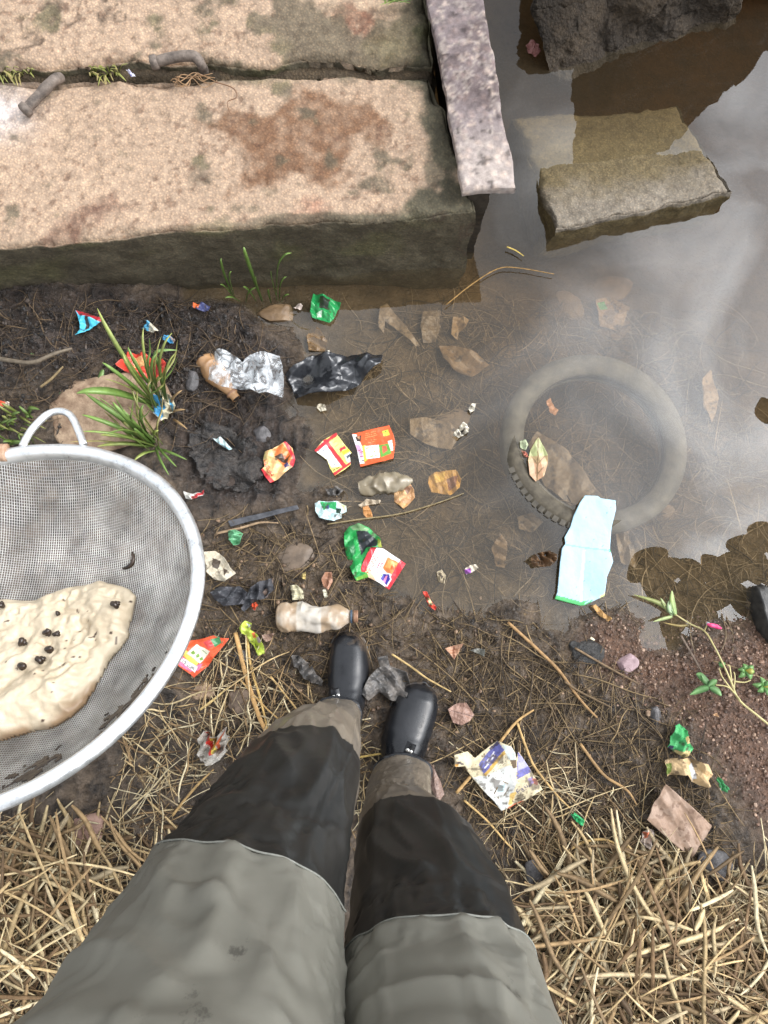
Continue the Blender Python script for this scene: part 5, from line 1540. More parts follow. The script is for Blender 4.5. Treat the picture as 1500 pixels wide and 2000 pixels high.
# ------------------------------------------------------------------ tyre
tcen = at(1157, 868, -0.042)
pL, pR = at(975, 870, -0.03), at(1338, 870, -0.03)
RO = np.linalg.norm(pR - pL) / 2
ty = empty('motorcycle_tyre', tcen)
tag(ty, 'bald black tyre lying in shallow water, ringed round the floating leaf', 'tyre')
prof = [(-0.125, -0.35), (-0.118, -0.75), (-0.06, -1.0), (-0.0, -0.8), (0.0, -0.35), (0.002, 0.0), (0.0, 0.35), (0.0, 0.8), (-0.06, 1.0), (-0.118, 0.75), (-0.125, 0.35), (-0.115, 0.3), (-0.105, 0.55), (-0.06, 0.8), (-0.02, 0.5), (-0.018, 0), (-0.02, -0.5), (-0.06, -0.8), (-0.105, -0.55), (-0.115, -0.3)]
prof = [(RO * (1 + p * 1.85), q * 0.030) for p, q in prof]
n = 120
th = np.linspace(0, 2 * np.pi, n, endpoint=False)
pr_ = np.array(prof)
ring = np.stack([np.outer(np.cos(th), pr_[:, 0]), np.outer(np.sin(th), pr_[:, 0]), np.tile(pr_[:, 1], (n, 1))], -1)
k = len(prof)
Q = grid_quads(n, k, 0, True)
j = np.arange(k)
Q = np.concatenate([Q, np.stack([(n - 1) * k + j, (n - 1) * k + (j + 1) % k, (j + 1) % k, j], 1)])
V = ring.reshape(-1, 3)
tilt = Matrix.Rotation(math.radians(6.0), 3, Vector((-0.55, -0.66, 0)).normalized().cross(Vector((0, 0, 1))))
tm = np.array(tilt)
link('casing', make_mesh('casing', V @ tm.T, Q[:, ::-1]), M['tyre'], ty)
parts = []
for i in range(72):
    a = i / 72 * 2 * np.pi
    if not math.radians(196) < a < math.radians(268):      # elsewhere the tread is worn smooth and silted over
        continue
    for row, (r_, z_, dw) in enumerate(((RO * 0.985, 0.024, 0.0065), (RO * 1.004, 0.008, 0.007), (RO * 1.004, -0.008, 0.007))):
        aa = a + (0.5 if row % 2 else 0) * 2 * np.pi / 72
        c_ = np.array([math.cos(aa) * r_, math.sin(aa) * r_, z_])
        rad = np.array([math.cos(aa), math.sin(aa), 0])
        tan = np.array([-math.sin(aa), math.cos(aa), 0])
        up_ = np.array([0, 0, 1.0])
        if row == 0:
            rad2 = (rad * 0.35 + up_ * 0.95); up2 = (up_ * 0.35 - rad * 0.95)
        else:
            rad2, up2 = rad, up_
        tw = RO * 2 * np.pi / 72 * 0.34
        vs = [c_ + tan * tw * sx + up2 * dw * sy + rad2 * (0.0022 if sz else -0.006) for sz in (0, 1) for sx, sy in ((-1, -1), (1, -1), (1, 1), (-1, 1))]
        parts.append((np.array(vs), [(4, 5, 6, 7), (0, 1, 5, 4), (1, 2, 6, 5), (2, 3, 7, 6), (3, 0, 4, 7)], np.zeros((0, 3), int)))
V, Q, T = join(parts)
o = link('tread', make_mesh('tread', V @ tm.T, Q, T, smooth=False), mat('tread_rubber', T3(66, 61, 53), T3(96, 90, 79), rough=0.5, scale=60), ty)
o['kind'] = 'stuff'

# ------------------------------------------------------------------ grasses and weeds
def blade(P, w, c1, c2=None, n=16, fold=0.35, parent=None, name='blade', origin=None):
    """folded leaf blade along control points P (world)"""
    S = spline(np.asarray(P, float), n)
    s = np.linspace(0, 1, n)
    t, a, b = frames(S)
    ww = w * np.sin(np.pi * np.clip(s * 0.9 + 0.08, 0, 1)) ** 0.6 * (1 - s ** 4 * 0.6)
    L_ = S + a * ww[:, None] + b * (ww * fold)[:, None]
    R_ = S - a * ww[:, None] + b * (ww * fold)[:, None]
    B_ = S - b * 0.0006
    V = np.stack([L_, S, R_, B_], 1).reshape(-1, 3)
    Q = grid_quads(n, 4, 0, True)
    k = s[:, None]
    c = np.array(T3(*c1)) * (1 - k) + np.array(T3(*(c2 or c1))) * k
    c = np.repeat(c, 4, 0)
    c[1::4] *= 1.18
    org = np.zeros(3) if origin is None else np.asarray(origin)
    if parent is None:
        return V, Q, c
    return link(name, make_mesh(name, V - org, Q, col=c), M['green'], parent)


def tuft(name, label, blades, base, cat='grass'):
    root = empty(name, base)
    tag(root, label, cat)
    for pts, w, c1, c2 in blades:
        blade(pts, w, c1, c2, parent=root, origin=base)
    return root


def px_blade(b_px, tip_px, h, mid=None, z0=None, sag=0.0):
    b = on_ground(*b_px)
    if z0 is not None:
        b = at(*b_px, z0)
    tp = at(*tip_px, max(b[2] + h, 0.01))
    m1 = b * 0.6 + tp * 0.4 + np.array([0, 0, h * 0.32])
    m2 = b * 0.25 + tp * 0.75 + np.array([0, 0, h * 0.22 - sag])
    return [b, m1, m2, tp]


G1, G2, G3 = (70, 94, 42), (118, 146, 74), (158, 164, 92)
bl = []
for b_, t_, h_, w_ in (((318, 800), (190, 602), .22, .0048), ((312, 795), (150, 768), .18, .009), ((316, 800), (200, 708), .2, .0042), ((322, 790), (250, 678), .16, .004), ((318, 805), (240, 690), .2, .0038),
                       ((300, 862), (166, 768), .13, .0055), ((300, 866), (160, 810), .12, .005), ((298, 868), (196, 850), .10, .0045), ((302, 868), (220, 785), .14, .005), ((304, 866), (240, 800), .12, .0045),
                       ((322, 790), (306, 690), .18, .0042), ((326, 795), (336, 650), .2, .0034), ((318, 798), (280, 640), .16, .0034), ((306, 868), (310, 840), .08, .004), ((300, 870), (262, 836), .09, .0042),
                       ((308, 876), (365, 898), .05, .003), ((304, 872), (330, 928), .05, .003), ((310, 880), (262, 900), .06, .004), ((300, 872), (190, 872), .08, .0045), ((330, 800), (342, 690), .15, .003),
                       ((296, 862), (280, 790), .12, .0045), ((306, 870), (345, 912), .04, .003)):
    c_ = (G1, G2) if random.random() < 0.6 else (G1, G3)
    bl.append((px_blade(b_, t_, h_), w_, *c_))
for i in range(30):
    b_ = (random.gauss(316, 9), random.gauss(806, 14)) if i % 2 else (random.gauss(300, 12), random.gauss(866, 8))
    a_ = random.uniform(-2.7, -1.2) if i % 2 else random.uniform(-3.3, -1.4)
    r_ = random.uniform(50, 150)
    t_ = (b_[0] + r_ * math.cos(a_), b_[1] + r_ * math.sin(a_))
    bl.append((px_blade(b_, t_, random.uniform(0.06, 0.18), sag=random.uniform(0, 0.03)), random.uniform(0.0016, 0.0032), (82, 94, 46), random.choice([(128, 150, 78), (150, 146, 84), (104, 134, 62), (170, 150, 100)])))
# the blade that bends over at the top
q0 = on_ground(328, 800)
bl.append(([q0, at(312, 720, .14), at(304, 690, .17), at(325, 684, .17), at(346, 684, .16)], 0.0042, G1, (120, 150, 90)))
for b_, t_ in (((330, 800), (356, 762)), ((334, 812), (362, 800)), ((336, 818), (366, 838))):
    bl.append((px_blade(b_, t_, 0.05), 0.003, (120, 96, 66), (170, 140, 104)))
tuft('grass_clump', 'tall bright green grass clump growing beside the tan boulder above the sieve', bl, on_ground(312, 835))
bl = []
for b_, t_, h_, w_ in (((512, 588), (476, 482), .20, .0042), ((512, 590), (500, 540), .12, .003), ((540, 585), (569, 494), .2, .0035), ((542, 588), (530, 530), .14, .003), ((455, 580), (432, 504), .14, .003),
                       ((458, 584), (430, 556), .08, .0028), ((460, 586), (452, 530), .12, .003), ((500, 588), (475, 560), .07, .003), ((546, 590), (560, 540), .1, .0026), ((470, 590), (440, 582), .05, .003), ((530, 592), (525, 565), .06, .003), ((480, 592), (500, 562), .06, .003), ((550, 590), (565, 575), .04, .0025)):
    bl.append((px_blade(b_, t_, h_), w_, G1, G2))
tuft('grass_clump', 'sparse green grass shoots growing at the foot of the slab face', bl, on_ground(505, 588))
for cx, lab, nb, wd_ in ((35, 'small grass tuft in the slab crack at the left edge', 22, 40), (205, 'low grass tuft in the slab crack behind the bent bolt', 26, 42)):
    bl = []
    for i in range(nb):
        bx = cx + random.uniform(-wd_, wd_) * 0.8
        bp_ = at(bx, 148 + random.uniform(-4, 4), 0.19)
        tp_ = at(bx + random.uniform(-26, 26), 148 + random.uniform(-26, 22), 0.235 + random.uniform(0, 0.03))
        m_ = (bp_ + tp_) / 2 + np.array([0, 0, 0.012])
        bl.append(([bp_, m_, tp_], random.uniform(0.0014, 0.003), (96, 108, 48), (150, 150, 84) if i % 3 else (178, 160, 110)))
    tuft('grass_tuft', lab, bl, at(cx, 148, 0.19))
bl = [([at(790 + random.uniform(-25, 20), 2 + random.uniform(-4, 3), 0.225), at(785 + random.uniform(-40, 30), -4, 0.25), at(770 + random.uniform(-40, 40), 6 + random.uniform(-12, 6), 0.24)], 0.003, (96, 128, 60), (150, 170, 96)) for i in range(10)]
tuft('grass_tuft', 'green grass sprig on the rear slab at the top edge', bl, at(780, 0, 0.22))
# curled broad leaf at the far left
root = empty('curled_grass_leaf', on_ground(120, 785))
tag(root, 'long curled green leaf blade lying over the boulder edge', 'leaf')
base = np.array(root.location)
pts = [at(64, 690, .09), at(55, 715, .08), at(58, 750, .06), at(70, 772, .06), at(90, 785, .065), at(118, 782, .07), at(140, 768, .075), at(148, 745, .075)]
blade(pts, 0.0075, (110, 142, 92), (140, 160, 96), 40, 0.3, root, 'blade', base)
blade([at(108, 768, .07), at(125, 764, .075), at(145, 756, .08)], 0.004, (120, 150, 110), (150, 170, 120), 14, 0.3, root, 'blade', base)
root = empty('fallen_leaf', on_ground(196, 736))
tag(root, 'small narrow green leaf lying on the boulder top', 'leaf')
blade([at(201, 722, .085), at(197, 736, .085), at(194, 748, .08)], 0.006, (96, 124, 66), (120, 140, 84), 12, 0.2, root, 'blade', np.array(root.location))
# low weeds at the far left above the sieve
bl = []
for i in range(60):
    b_ = (random.uniform(-60, 70), random.uniform(800, 880))
    t_ = (b_[0] + random.uniform(-45, 45), b_[1] + random.uniform(-30, 20))
    bl.append((px_blade(b_, t_, random.uniform(0.015, 0.06)), random.uniform(0.0015, 0.0045), (80, 96, 44), (130, 128, 74) if i % 2 else (96, 120, 60)))
tuft('weed_patch', 'low tangled green weeds left of the sieve loop', bl, on_ground(20, 840), 'weeds')

# flowering weed lying over the red gravel
root = empty('flowering_weed', on_ground(1420, 1330))
tag(root, 'pale stemmed weed with a pink flower leaning over the gravel into the pond', 'weed')
o_ = np.array(root.location)
STEM = [T3(190, 178, 128), T3(150, 140, 90)]


def stem(pts, r, name='stem', parent=root, c=None, org=o_):
    S = spline(np.array(pts, float), 6 * len(pts))
    V, Q, T = tube(S, np.linspace(r, r * 0.6, len(S)), 8)
    cc = np.tile(np.array(c if c is not None else STEM[0]), (len(V), 1)) * (0.85 + 0.3 * rng.random((len(V), 1)))
    return link(name, make_mesh(name, V - org, Q, T, cc), M['green'], parent)


G = lambda u, v, l=0.02: on_ground(u, v) + np.array([0, 0, l])
stem([G(1505, 1422, .015), G(1470, 1395, .02), G(1432, 1364, .025), G(1415, 1330, .03), G(1398, 1296, .035), G(1380, 1260, .035), G(1364, 1232, .03), G(1340, 1218, .02), G(1312, 1200, .02)], 0.0025)
for pp in ([(1432, 1364), (1410, 1340), (1385, 1335)], [(1420, 1350), (1398, 1320), (1392, 1302)], [(1416, 1330), (1412, 1300), (1408, 1298)], [(1420, 1345), (1422, 1320), (1420, 1310)], [(1420, 1328), (1440, 1330), (1452, 1326)]):
    stem([G(u, v, 0.03) for u, v in pp], 0.0018)
stem([G(1364, 1232, .03), G(1364, 1222, .04), G(1361, 1215, .045)], 0.0015)
for pp, w_, c1, c2 in (([(1314, 1202), (1306, 1175), (1306, 1154)], .0065, (120, 146, 84), (150, 164, 104)), ([(1312, 1200), (1280, 1178), (1232, 1162)], .0055, (110, 120, 66), (130, 132, 80)), ([(1308, 1202), (1300, 1186), (1302, 1172)], .006, (130, 156, 120), (160, 176, 140)),
                       ([(1308, 1204), (1290, 1208), (1270, 1214)], .004, (140, 156, 104), (170, 180, 130)), ([(1300, 1196), (1290, 1180), (1284, 1168)], .004, (120, 136, 90), (140, 150, 100)), ([(1340, 1220), (1320, 1222), (1290, 1216)], .003, (120, 104, 56), (140, 120, 70))):
    blade([G(u, v, 0.018 if k else 0.015) for k, (u, v) in enumerate(pp)], w_, c1, c2, 14, 0.3, root, 'leaf', o_)
for pp in ([(1372, 1336), (1356, 1318), (1348, 1314)], [(1372, 1336), (1364, 1326), (1358, 1312)], [(1372, 1338), (1380, 1330), (1388, 1326)], [(1372, 1340), (1355, 1344), (1336, 1354)], [(1374, 1340), (1386, 1346), (1396, 1356)], [(1392, 1298), (1396, 1296), (1404, 1294)]):
    blade([G(u, v, 0.03) for u, v in pp], 0.0075, (70, 112, 62), (104, 144, 88), 12, 0.25, root, 'leaf', o_)
fl = [G(1362, 1216, .045), G(1368, 1220, .048), G(1378, 1222, .045), G(1393, 1227, .04)]
V, Q, T = tube(spline(np.array(fl), 20), np.interp(np.linspace(0, 1, 20), [0, .2, .35, .8, 1], [.003, .0035, .0045, .005, .001]), 10)
link('flower', make_mesh('flower', V - o_, Q, T), mat('pink_petals', T3(196, 40, 96), T3(226, 90, 140), rough=0.5, scale=120, bump=0.5), root)
V, Q, T = tube(np.array(fl[:2]), [.0034, .004], 10)
link('calyx', make_mesh('calyx', V - o_, Q, T), mat('calyx', T3(170, 176, 180), rough=0.6), root)
for cx, cy, lab in ((1485, 1340, 'small round leaved seedling at the right edge on the gravel'), (1450, 1308, 'small trailing seedling with a yellow leaf on the gravel')):
    root2 = empty('seedling', on_ground(cx, cy))
    tag(root2, lab, 'seedling')
    for k in range(6):
        a = k * 1.05 + random.random() * 0.4
        r_ = random.uniform(12, 20)
        e_ = (cx + r_ * math.cos(a) * 1.2, cy + r_ * math.sin(a))
        blade([G(cx, cy, 0.012), G((cx + e_[0]) / 2, (cy + e_[1]) / 2, 0.02), G(*e_, 0.016)], 0.0068, (78, 120, 66) if k else (190, 160, 70), (110, 150, 90), 12, 0.2, root2, 'leaf', np.array(root2.location))
stem([G(1388, 1290, .012), G(1440, 1306, .012), G(1500, 1330, .012)], 0.0014, 'stem', root2, T3(130, 110, 80), np.array(root2.location))

# bolts and wiry roots on the slab
def bolt(pts, lab, zs):
    P = [at(u, v, z) for (u, v), z in zip(pts, zs)]
    root = empty('bent_bolt', P[-1])
    tag(root, lab, 'bolt')
    S = spline(np.array(P), 24)
    V, Q, T = tube(S, 0.0105 * (1 + 0.12 * fbm(S, 60, 2, 5)), 16)
    link('shank', make_mesh('shank', V - np.array(P[-1]), Q, T), M['rustbolt'], root)
    d = (S[0] - S[1]) / np.linalg.norm(S[0] - S[1])
    V, Q, T = tube(np.array([S[0] - d * 0.008, S[0] - d * 0.006, S[0] + d * 0.006, S[0] + d * 0.008]), [0.0115, 0.0155, 0.0155, 0.012], 6)
    link('head', make_mesh('head', V - np.array(P[-1]), Q, T), M['rustbolt'], root)


bolt([(50, 214), (78, 185), (104, 158), (118, 152)], 'bent rusty bolt lying on the nearer slab at the left', [.238, .240, .242, .225])
bolt([(302, 122), (340, 112), (378, 110), (394, 128), (398, 140)], 'curved iron bolt arching over the slab crack', [.245, .25, .25, .235, .20])
root = empty('wiry_root', at(390, 150, ZT))
tag(root, 'thin tangled wiry root on the slab beside the curved bolt', 'root')
o2 = np.array(root.location)
for k in range(7):
    p_ = [at(random.uniform(330, 360), 148 + random.uniform(0, 14), ZT + .012)]
    for q in range(5):
        p_.append(at(345 + q * 18 + random.uniform(-8, 8), 152 + random.uniform(-10, 20), ZT + random.uniform(.008, .02)))
    stem(p_, 0.0011, 'strand', root, T3(150, 118, 88), o2)
stem([at(420, 160, ZT + .01), at(455, 172, ZT + .012), at(462, 190, ZT + .012), at(444, 200, ZT + .01), at(452, 226, ZT + .008)], 0.0014, 'strand', root, T3(120, 88, 66), o2)

# ------------------------------------------------------------------ sieve with its load
SCN = np.array([-0.3686, 0.0121, 0.9334])
sn = np.array([-0.0433, 0.5647, 1.0])
sn /= np.linalg.norm(sn)
e1 = np.cross([0, 1, 0], sn)
e1 /= np.linalg.norm(e1)
e2 = np.cross(sn, e1)
RS = 0.2
BD = 0.085


def bowl_z(x, y):
    r = np.sqrt(x * x + y * y) / (RS - 0.013)
    return -0.010 - BD * (1 - np.clip(r, 0, 1) ** 2.6)


def sieve_pt(x, y, z):
    return np.asarray(x)[..., None] * e1 + np.asarray(y)[..., None] * e2 + np.asarray(z)[..., None] * sn


sv = empty('sieve', SCN)
tag(sv, 'large stainless steel mesh sieve held over the mud, holding a cream mass', 'sieve')
n = 160
th = np.linspace(0, 2 * np.pi, n, endpoint=False)
rp = [(-0.0135, -0.012), (-0.013, -0.003), (-0.0115, 0.0015), (-0.009, 0.003), (-0.003, 0.0025), (0.0, 0.0), (0.0005, -0.004), (-0.002, -0.007), (-0.006, -0.004), (-0.0105, -0.004), (-0.0115, -0.013)]
rp = np.array(rp)
R = sieve_pt(np.outer(np.cos(th), RS + rp[:, 0]), np.outer(np.sin(th), RS + rp[:, 0]), np.tile(rp[:, 1], (n, 1)))
k = len(rp)
Q = grid_quads(n, k, 0, True)
j = np.arange(k)
Q = np.concatenate([Q, np.stack([(n - 1) * k + j, (n - 1) * k + (j + 1) % k, (j + 1) % k, j], 1)])
V = R.reshape(-1, 3)
V = V + fbm(V, 25, 2, 600)[:, None] * 0.0006
link('rim', make_mesh('rim', V, Q), M['steel'], sv)
pitch = 0.00255
V_, Q_, k0 = [], [], 0
for dirn in (0, 1):
    for i in range(-int((RS - 0.013) / pitch), int((RS - 0.013) / pitch) + 1):
        c_ = i * pitch
        h_ = math.sqrt(max((RS - 0.0125) ** 2 - c_ * c_, 0))
        if h_ < 0.006:
            continue
        m_ = max(6, int(h_ * 2 / 0.0072))
        s = np.linspace(-h_, h_, m_)
        x, y = (s, np.full(m_, c_)) if dirn == 0 else (np.full(m_, c_), s)
        z = bowl_z(x, y)
        P = sieve_pt(x, y, z)
        al_, cr2 = (e1, e2) if dirn == 0 else (e2, e1)
        rw = 0.00048
        cs = np.array([(1, 0), (0, 1), (-1, 0), (0, -1)]) * rw
        Rg = P[:, None] + cs[None, :, :1] * cr2 + (cs[None, :, 1:] + (0.0004 if dirn else -0.0004)) * sn
        V_.append(Rg.reshape(-1, 3))
        Q_.append(grid_quads(m_, 4, k0, True))
        k0 += m_ * 4
o = link('mesh_bowl', make_mesh('mesh_bowl', np.concatenate(V_), np.concatenate(Q_)), M['wire'], sv)
o['kind'] = 'stuff'
lp = [on_plane(u, v, SCN, sn) - SCN for u, v in ((44, 872), (58, 845), (78, 822), (96, 808), (118, 803), (138, 812), (152, 838), (163, 868))]
V, Q, T = tube(spline(np.array(lp), 40), 0.0042, 12)
link('loop_handle', make_mesh('loop_handle', V, Q, T), M['steel'], sv)
# grip at the far side, outside the picture, held by a hand there
hp = [on_plane(u, v, SCN, sn) - SCN for u, v in ((14, 884), (-60, 884), (-160, 880), (-330, 872))]
V, Q, T = tube(spline(np.array(hp), 24), [0.010] * 4 + [0.012] * 20, 14, 0.7)
link('grip', make_mesh('grip', V, Q, T), mat('grip_wood', T3(150, 112, 84), T3(196, 170, 146), rough=0.6, scale=40, bump=0.3), sv)
mt = sieve_pt(np.cos(np.linspace(1.86, 2.05, 10)) * (RS - 0.006), np.sin(np.linspace(1.86, 2.05, 10)) * (RS - 0.006), np.full(10, 0.0022))
V, Q, T = tube(mt, 0.0085, 10, 0.25)
link('tape', make_mesh('tape', V, Q, T), mat('rusty_tape', T3(130, 96, 76), T3(206, 196, 186), rough=0.6, scale=60), sv)
# cream pulp
ms = SCN - sn * 0.065
ol = np.array([(-140, 1180), (-60, 1150), (0, 1152), (60, 1150), (90, 1138), (130, 1128), (190, 1128), (220, 1136), (248, 1150), (262, 1166), (256, 1190), (248, 1215), (252, 1240), (236, 1262), (205, 1284), (196, 1310), (180, 1335), (160, 1370), (135, 1396), (90, 1418), (40, 1434), (0, 1440), (-90, 1440), (-150, 1330)], float)
loc = []
for u, v in ol:
    p = on_plane(u, v, ms, sn) - SCN
    loc.append((p @ e1, p @ e2))
loc = np.array(loc)
lo, hi = loc.min(0), loc.max(0)
nx, ny = 150, 150
X, Y = np.meshgrid(np.linspace(lo[0], hi[0], nx), np.linspace(lo[1], hi[1], ny))
P = np.stack([X.ravel(), Y.ravel()], 1)
wob = P + 0.006 * np.stack([fbm(P, 30, 3, 620), fbm(P, 30, 3, 630)], 1)
d = sdf(wob, loc)
keep = d > -0.0004
hgt = 0.026 * np.clip(d / 0.03, 0, 1) ** 0.45
wr = fbm(P * np.array([1, 1]) + 0.02 * fbm(P, 12, 2, 640)[:, None], 20, 5, 650, 0.55)
# long folds across the lower right
ca, sa = math.cos(0.75), math.sin(0.75)
fold = P[:, 0] * -sa + P[:, 1] * ca
along = P[:, 0] * ca + P[:, 1] * sa
lr = sm(P[:, 1], hi[1] - 0.05, lo[1] + 0.03)
rid = 1 - np.abs(fbm(np.stack([along * 9, fold * 48], 1), 1, 3, 660)) * 2
hgt = hgt + np.clip(d / 0.012, 0, 1) * (wr * 0.012 + lr * rid * 0.008 + fbm(P, 42, 3, 657) * 0.005 - np.maximum(0, 1 - 7 * np.abs(fbm(P, 17, 4, 655))) * 0.006 + fbm(P, 60, 3, 670, billow=True) * 0.0024)
zt = bowl_z(P[:, 0], P[:, 1]) + 0.0016 + np.maximum(hgt, 0)
zb = bowl_z(P[:, 0], P[:, 1]) + 0.0012
Q = grid_quads(ny, nx)
Q = Q[keep[Q].all(1)]
edge_n = np.bincount(Q.ravel(), minlength=len(P))
V = np.concatenate([sieve_pt(P[:, 0], P[:, 1], zt), sieve_pt(P[:, 0], P[:, 1], zb)])
Qb = Q[:, ::-1] + len(P)
E = np.sort(np.concatenate([Q[:, [0, 1]], Q[:, [1, 2]], Q[:, [2, 3]], Q[:, [3, 0]]]), 1)
raw = np.concatenate([Q[:, [0, 1]], Q[:, [1, 2]], Q[:, [2, 3]], Q[:, [3, 0]]])
_, inv, cnt = np.unique(E[:, 0] * 100000 + E[:, 1], return_inverse=True, return_counts=True)
be = raw[cnt[inv] == 1]
Qs = np.stack([be[:, 1], be[:, 0], be[:, 0] + len(P), be[:, 1] + len(P)], 1)
Qa = np.concatenate([Q, Qb, Qs])
used = np.unique(Qa)
rm = -np.ones(len(V), int)
rm[used] = np.arange(len(used))
cb = np.array(T3(206, 192, 168)) * (1 + 0.08 * wr)[:, None]
st2 = sm(fbm(P, 11, 5, 680) + 0.55 * np.exp(-d / 0.012), 0.28, 0.62)[:, None] * 0.8
cb = cb * (1 - st2) + np.array(T3(138, 106, 72)) * st2
sp2 = (fbm(P, 190, 2, 690) > 0.7)[:, None]
cb = np.where(sp2, np.array(T3(70, 50, 36)), cb)
cc = np.clip(np.concatenate([cb, cb]), 0, 1)[used]
pl = link('cream_mass', make_mesh('cream_mass', V[used], rm[Qa], col=cc), M['dough'])
pl.location = SCN
tag(pl, 'lumpy cream coloured wet mass lying in the sieve', 'pulp')


def pulp_h(x, y):
    i = np.argmin((P[:, 0] - x) ** 2 + (P[:, 1] - y) ** 2)
    return zt[i] if keep[i] else bowl_z(np.array([x]), np.array([y]))[0]


t = np.linspace(0, 1, 46)
ang = t * 2 * np.pi * 2.6
rr = 0.0042 * (1 - t) ** 0.9 + 0.0001
S = np.stack([np.cos(ang) * rr * 0.9, np.sin(ang) * rr * 0.9, 0.0105 * t ** 0.8], 1)
SV, SQ, ST = tube(S, 0.0036 * (1 - t) ** 0.8 + 0.0003, 10)
SV = np.stack([SV[:, 2] - 0.004, SV[:, 0], SV[:, 1]], 1)
snail_me = make_mesh('shell', SV, SQ, ST)
SN = [(3, 1183, 'snail at the left picture edge on the cream mass'), (228, 1182, 'lone black snail near the tip of the cream mass'), (94, 1237, 'larger black snail of the close pair on the cream mass'),
      (113, 1239, 'smaller black snail of the close pair on the cream mass'), (46, 1256, 'black snail left of the close pair on the cream mass'), (98, 1270, 'black snail just below the close pair'),
      (82, 1290, 'black snail second from the bottom on the cream mass'), (45, 1303, 'lowest black snail on the cream mass'), (114, 1199, 'thin dark snail above the close pair')]
for i, (u, v, lab) in enumerate(SN):
    p = on_plane(u, v, SCN - sn * 0.05, sn)
    for _ in range(4):
        x, y = (p - SCN) @ e1, (p - SCN) @ e2
        p = on_plane(u, v, SCN + sn * (pulp_h(x, y) + 0.002), sn)
    root = empty('snail', p + sn * 0.0015)
    tag(root, lab, 'snail', 'snails on the cream mass')
    b_ = link('shell', snail_me, M['snail'], root)
    f_ = 0.72 if i not in (3, 8) else 0.55
    root.scale = (f_, f_ * (0.6 if i == 8 else 1), f_)
    root.rotation_euler = (0.3, 0.5, random.uniform(0, 6.28))
x_, y_ = [], []
wp_ = []
for u, v in ((258, 1078), (261, 1090), (257, 1102), (248, 1108), (240, 1110)):
    p = on_plane(u, v, SCN - sn * 0.04, sn)
    for _ in range(4):
        x, y = (p - SCN) @ e1, (p - SCN) @ e2
        p = on_plane(u, v, SCN + sn * (float(bowl_z(np.array([x]), np.array([y]))[0]) + 0.003), sn)
    wp_.append(p)
S = spline(np.array(wp_), 24)
V, Q, T = tube(S, 0.0021 * np.sin(np.linspace(0.25, 2.9, 24)) + 0.0004, 8)
o = link('leech', make_mesh('leech', V - S[0], Q, T), M['snail'])
o.location = S[0]
tag(o, 'thin curved black worm on the sieve mesh above the cream mass', 'worm')
gp_ = [(292, 1335, .026), (235, 1395, .026), (60, 1505, .024)]
for i, (u, v, s_) in enumerate(gp_):
    pts = []
    p = on_plane(u, v, SCN - sn * 0.03, sn)
    for _ in range(4):
        x, y = (p - SCN) @ e1, (p - SCN) @ e2
        p = on_plane(u, v, SCN + sn * (float(bowl_z(np.array([x]), np.array([y]))[0]) + 0.001), sn)
    X, Y = np.meshgrid(np.linspace(-1, 1, 36), np.linspace(-1, 1, 36))
    P2 = np.stack([X.ravel() * s_ * 1.5, Y.ravel() * s_ * 0.8], 1)
    ca, sa = math.cos(0.75), math.sin(0.75)
    P2 = np.stack([P2[:, 0] * ca - P2[:, 1] * sa + x, P2[:, 0] * sa + P2[:, 1] * ca + y], 1)
    kk = (1 - (X.ravel() ** 2 + Y.ravel() ** 2)) + 1.8 * fbm(P2, 170, 4, 700 + i) > 0.65
    kk &= np.hypot(P2[:, 0], P2[:, 1]) < RS - 0.014
    Q = grid_quads(36, 36)
    Q = Q[kk[Q].all(1)]
    if len(Q) == 0:
        continue
    us = np.unique(Q)
    rm = -np.ones(len(P2), int)
    rm[us] = np.arange(len(us))
    V = sieve_pt(P2[:, 0], P2[:, 1], bowl_z(P2[:, 0], P2[:, 1]) + 0.0015 + 0.001 * rng.random(len(P2)))[us]
    c0 = V.mean(0)
    o = link('mud_smear', make_mesh('mud_smear', V - c0, rm[Q]), mat('smear_mud', T3(46, 38, 32), T3(78, 66, 54), rough=0.4, scale=120, bump=0.5))
    o.location = SCN + c0
    o.modifiers.new('thickness', 'SOLIDIFY').thickness = 0.001
    tag(o, ['dark mud smear on the mesh nearest the right of the rim bottom', 'dark mud smear on the mesh right of the cream mass', 'dark mud smear on the mesh below the cream mass tip',
            'dark mud smear low on the sieve wall', 'lowest dark mud smear on the sieve wall', 'upper small mud smear inside the rim'][i], 'mud')

# ------------------------------------------------------------------ the person: waders and boots
pe = empty('person', (0, -0.3, 0.03))
tag(pe, 'person in grey waders with black knee panels and black rubber boots, holding the camera', 'person')
PO = np.array([0, -0.3, 0.03])
LEG = {
    'L': [(.07, 630, 704, 1388), (.16, 614, 704, 1392), (.28, 590, 705, 1415), (.40, 545, 704, 1445), (.50, 500, 701, 1492), (.58, 455, 698, 1545), (.66, 405, 690, 1605), (.74, 330, 682, 1700), (.82, 248, 672, 1800), (.90, 165, 668, 1920), (.98, 85, 668, 2040), (1.06, -10, 666, 2180), (1.14, -190, 648, 2360), (1.22, -370, 640, 2620), (1.30, -640, 600, 3000)],
    'R': [(.07, 752, 826, 1495), (.16, 728, 842, 1512), (.26, 716, 841, 1548), (.36, 705, 852, 1590), (.46, 697, 885, 1622), (.54, 693, 925, 1668), (.62, 688, 962, 1732), (.70, 680, 997, 1808), (.78, 667, 1036, 1890), (.86, 655, 1070, 1980), (.95, 646, 1110, 2090), (1.05, 648, 1165, 2240), (1.14, 640, 1260, 2430), (1.22, 620, 1350, 2680), (1.30, 560, 1500, 3050)],
}
NT = 128


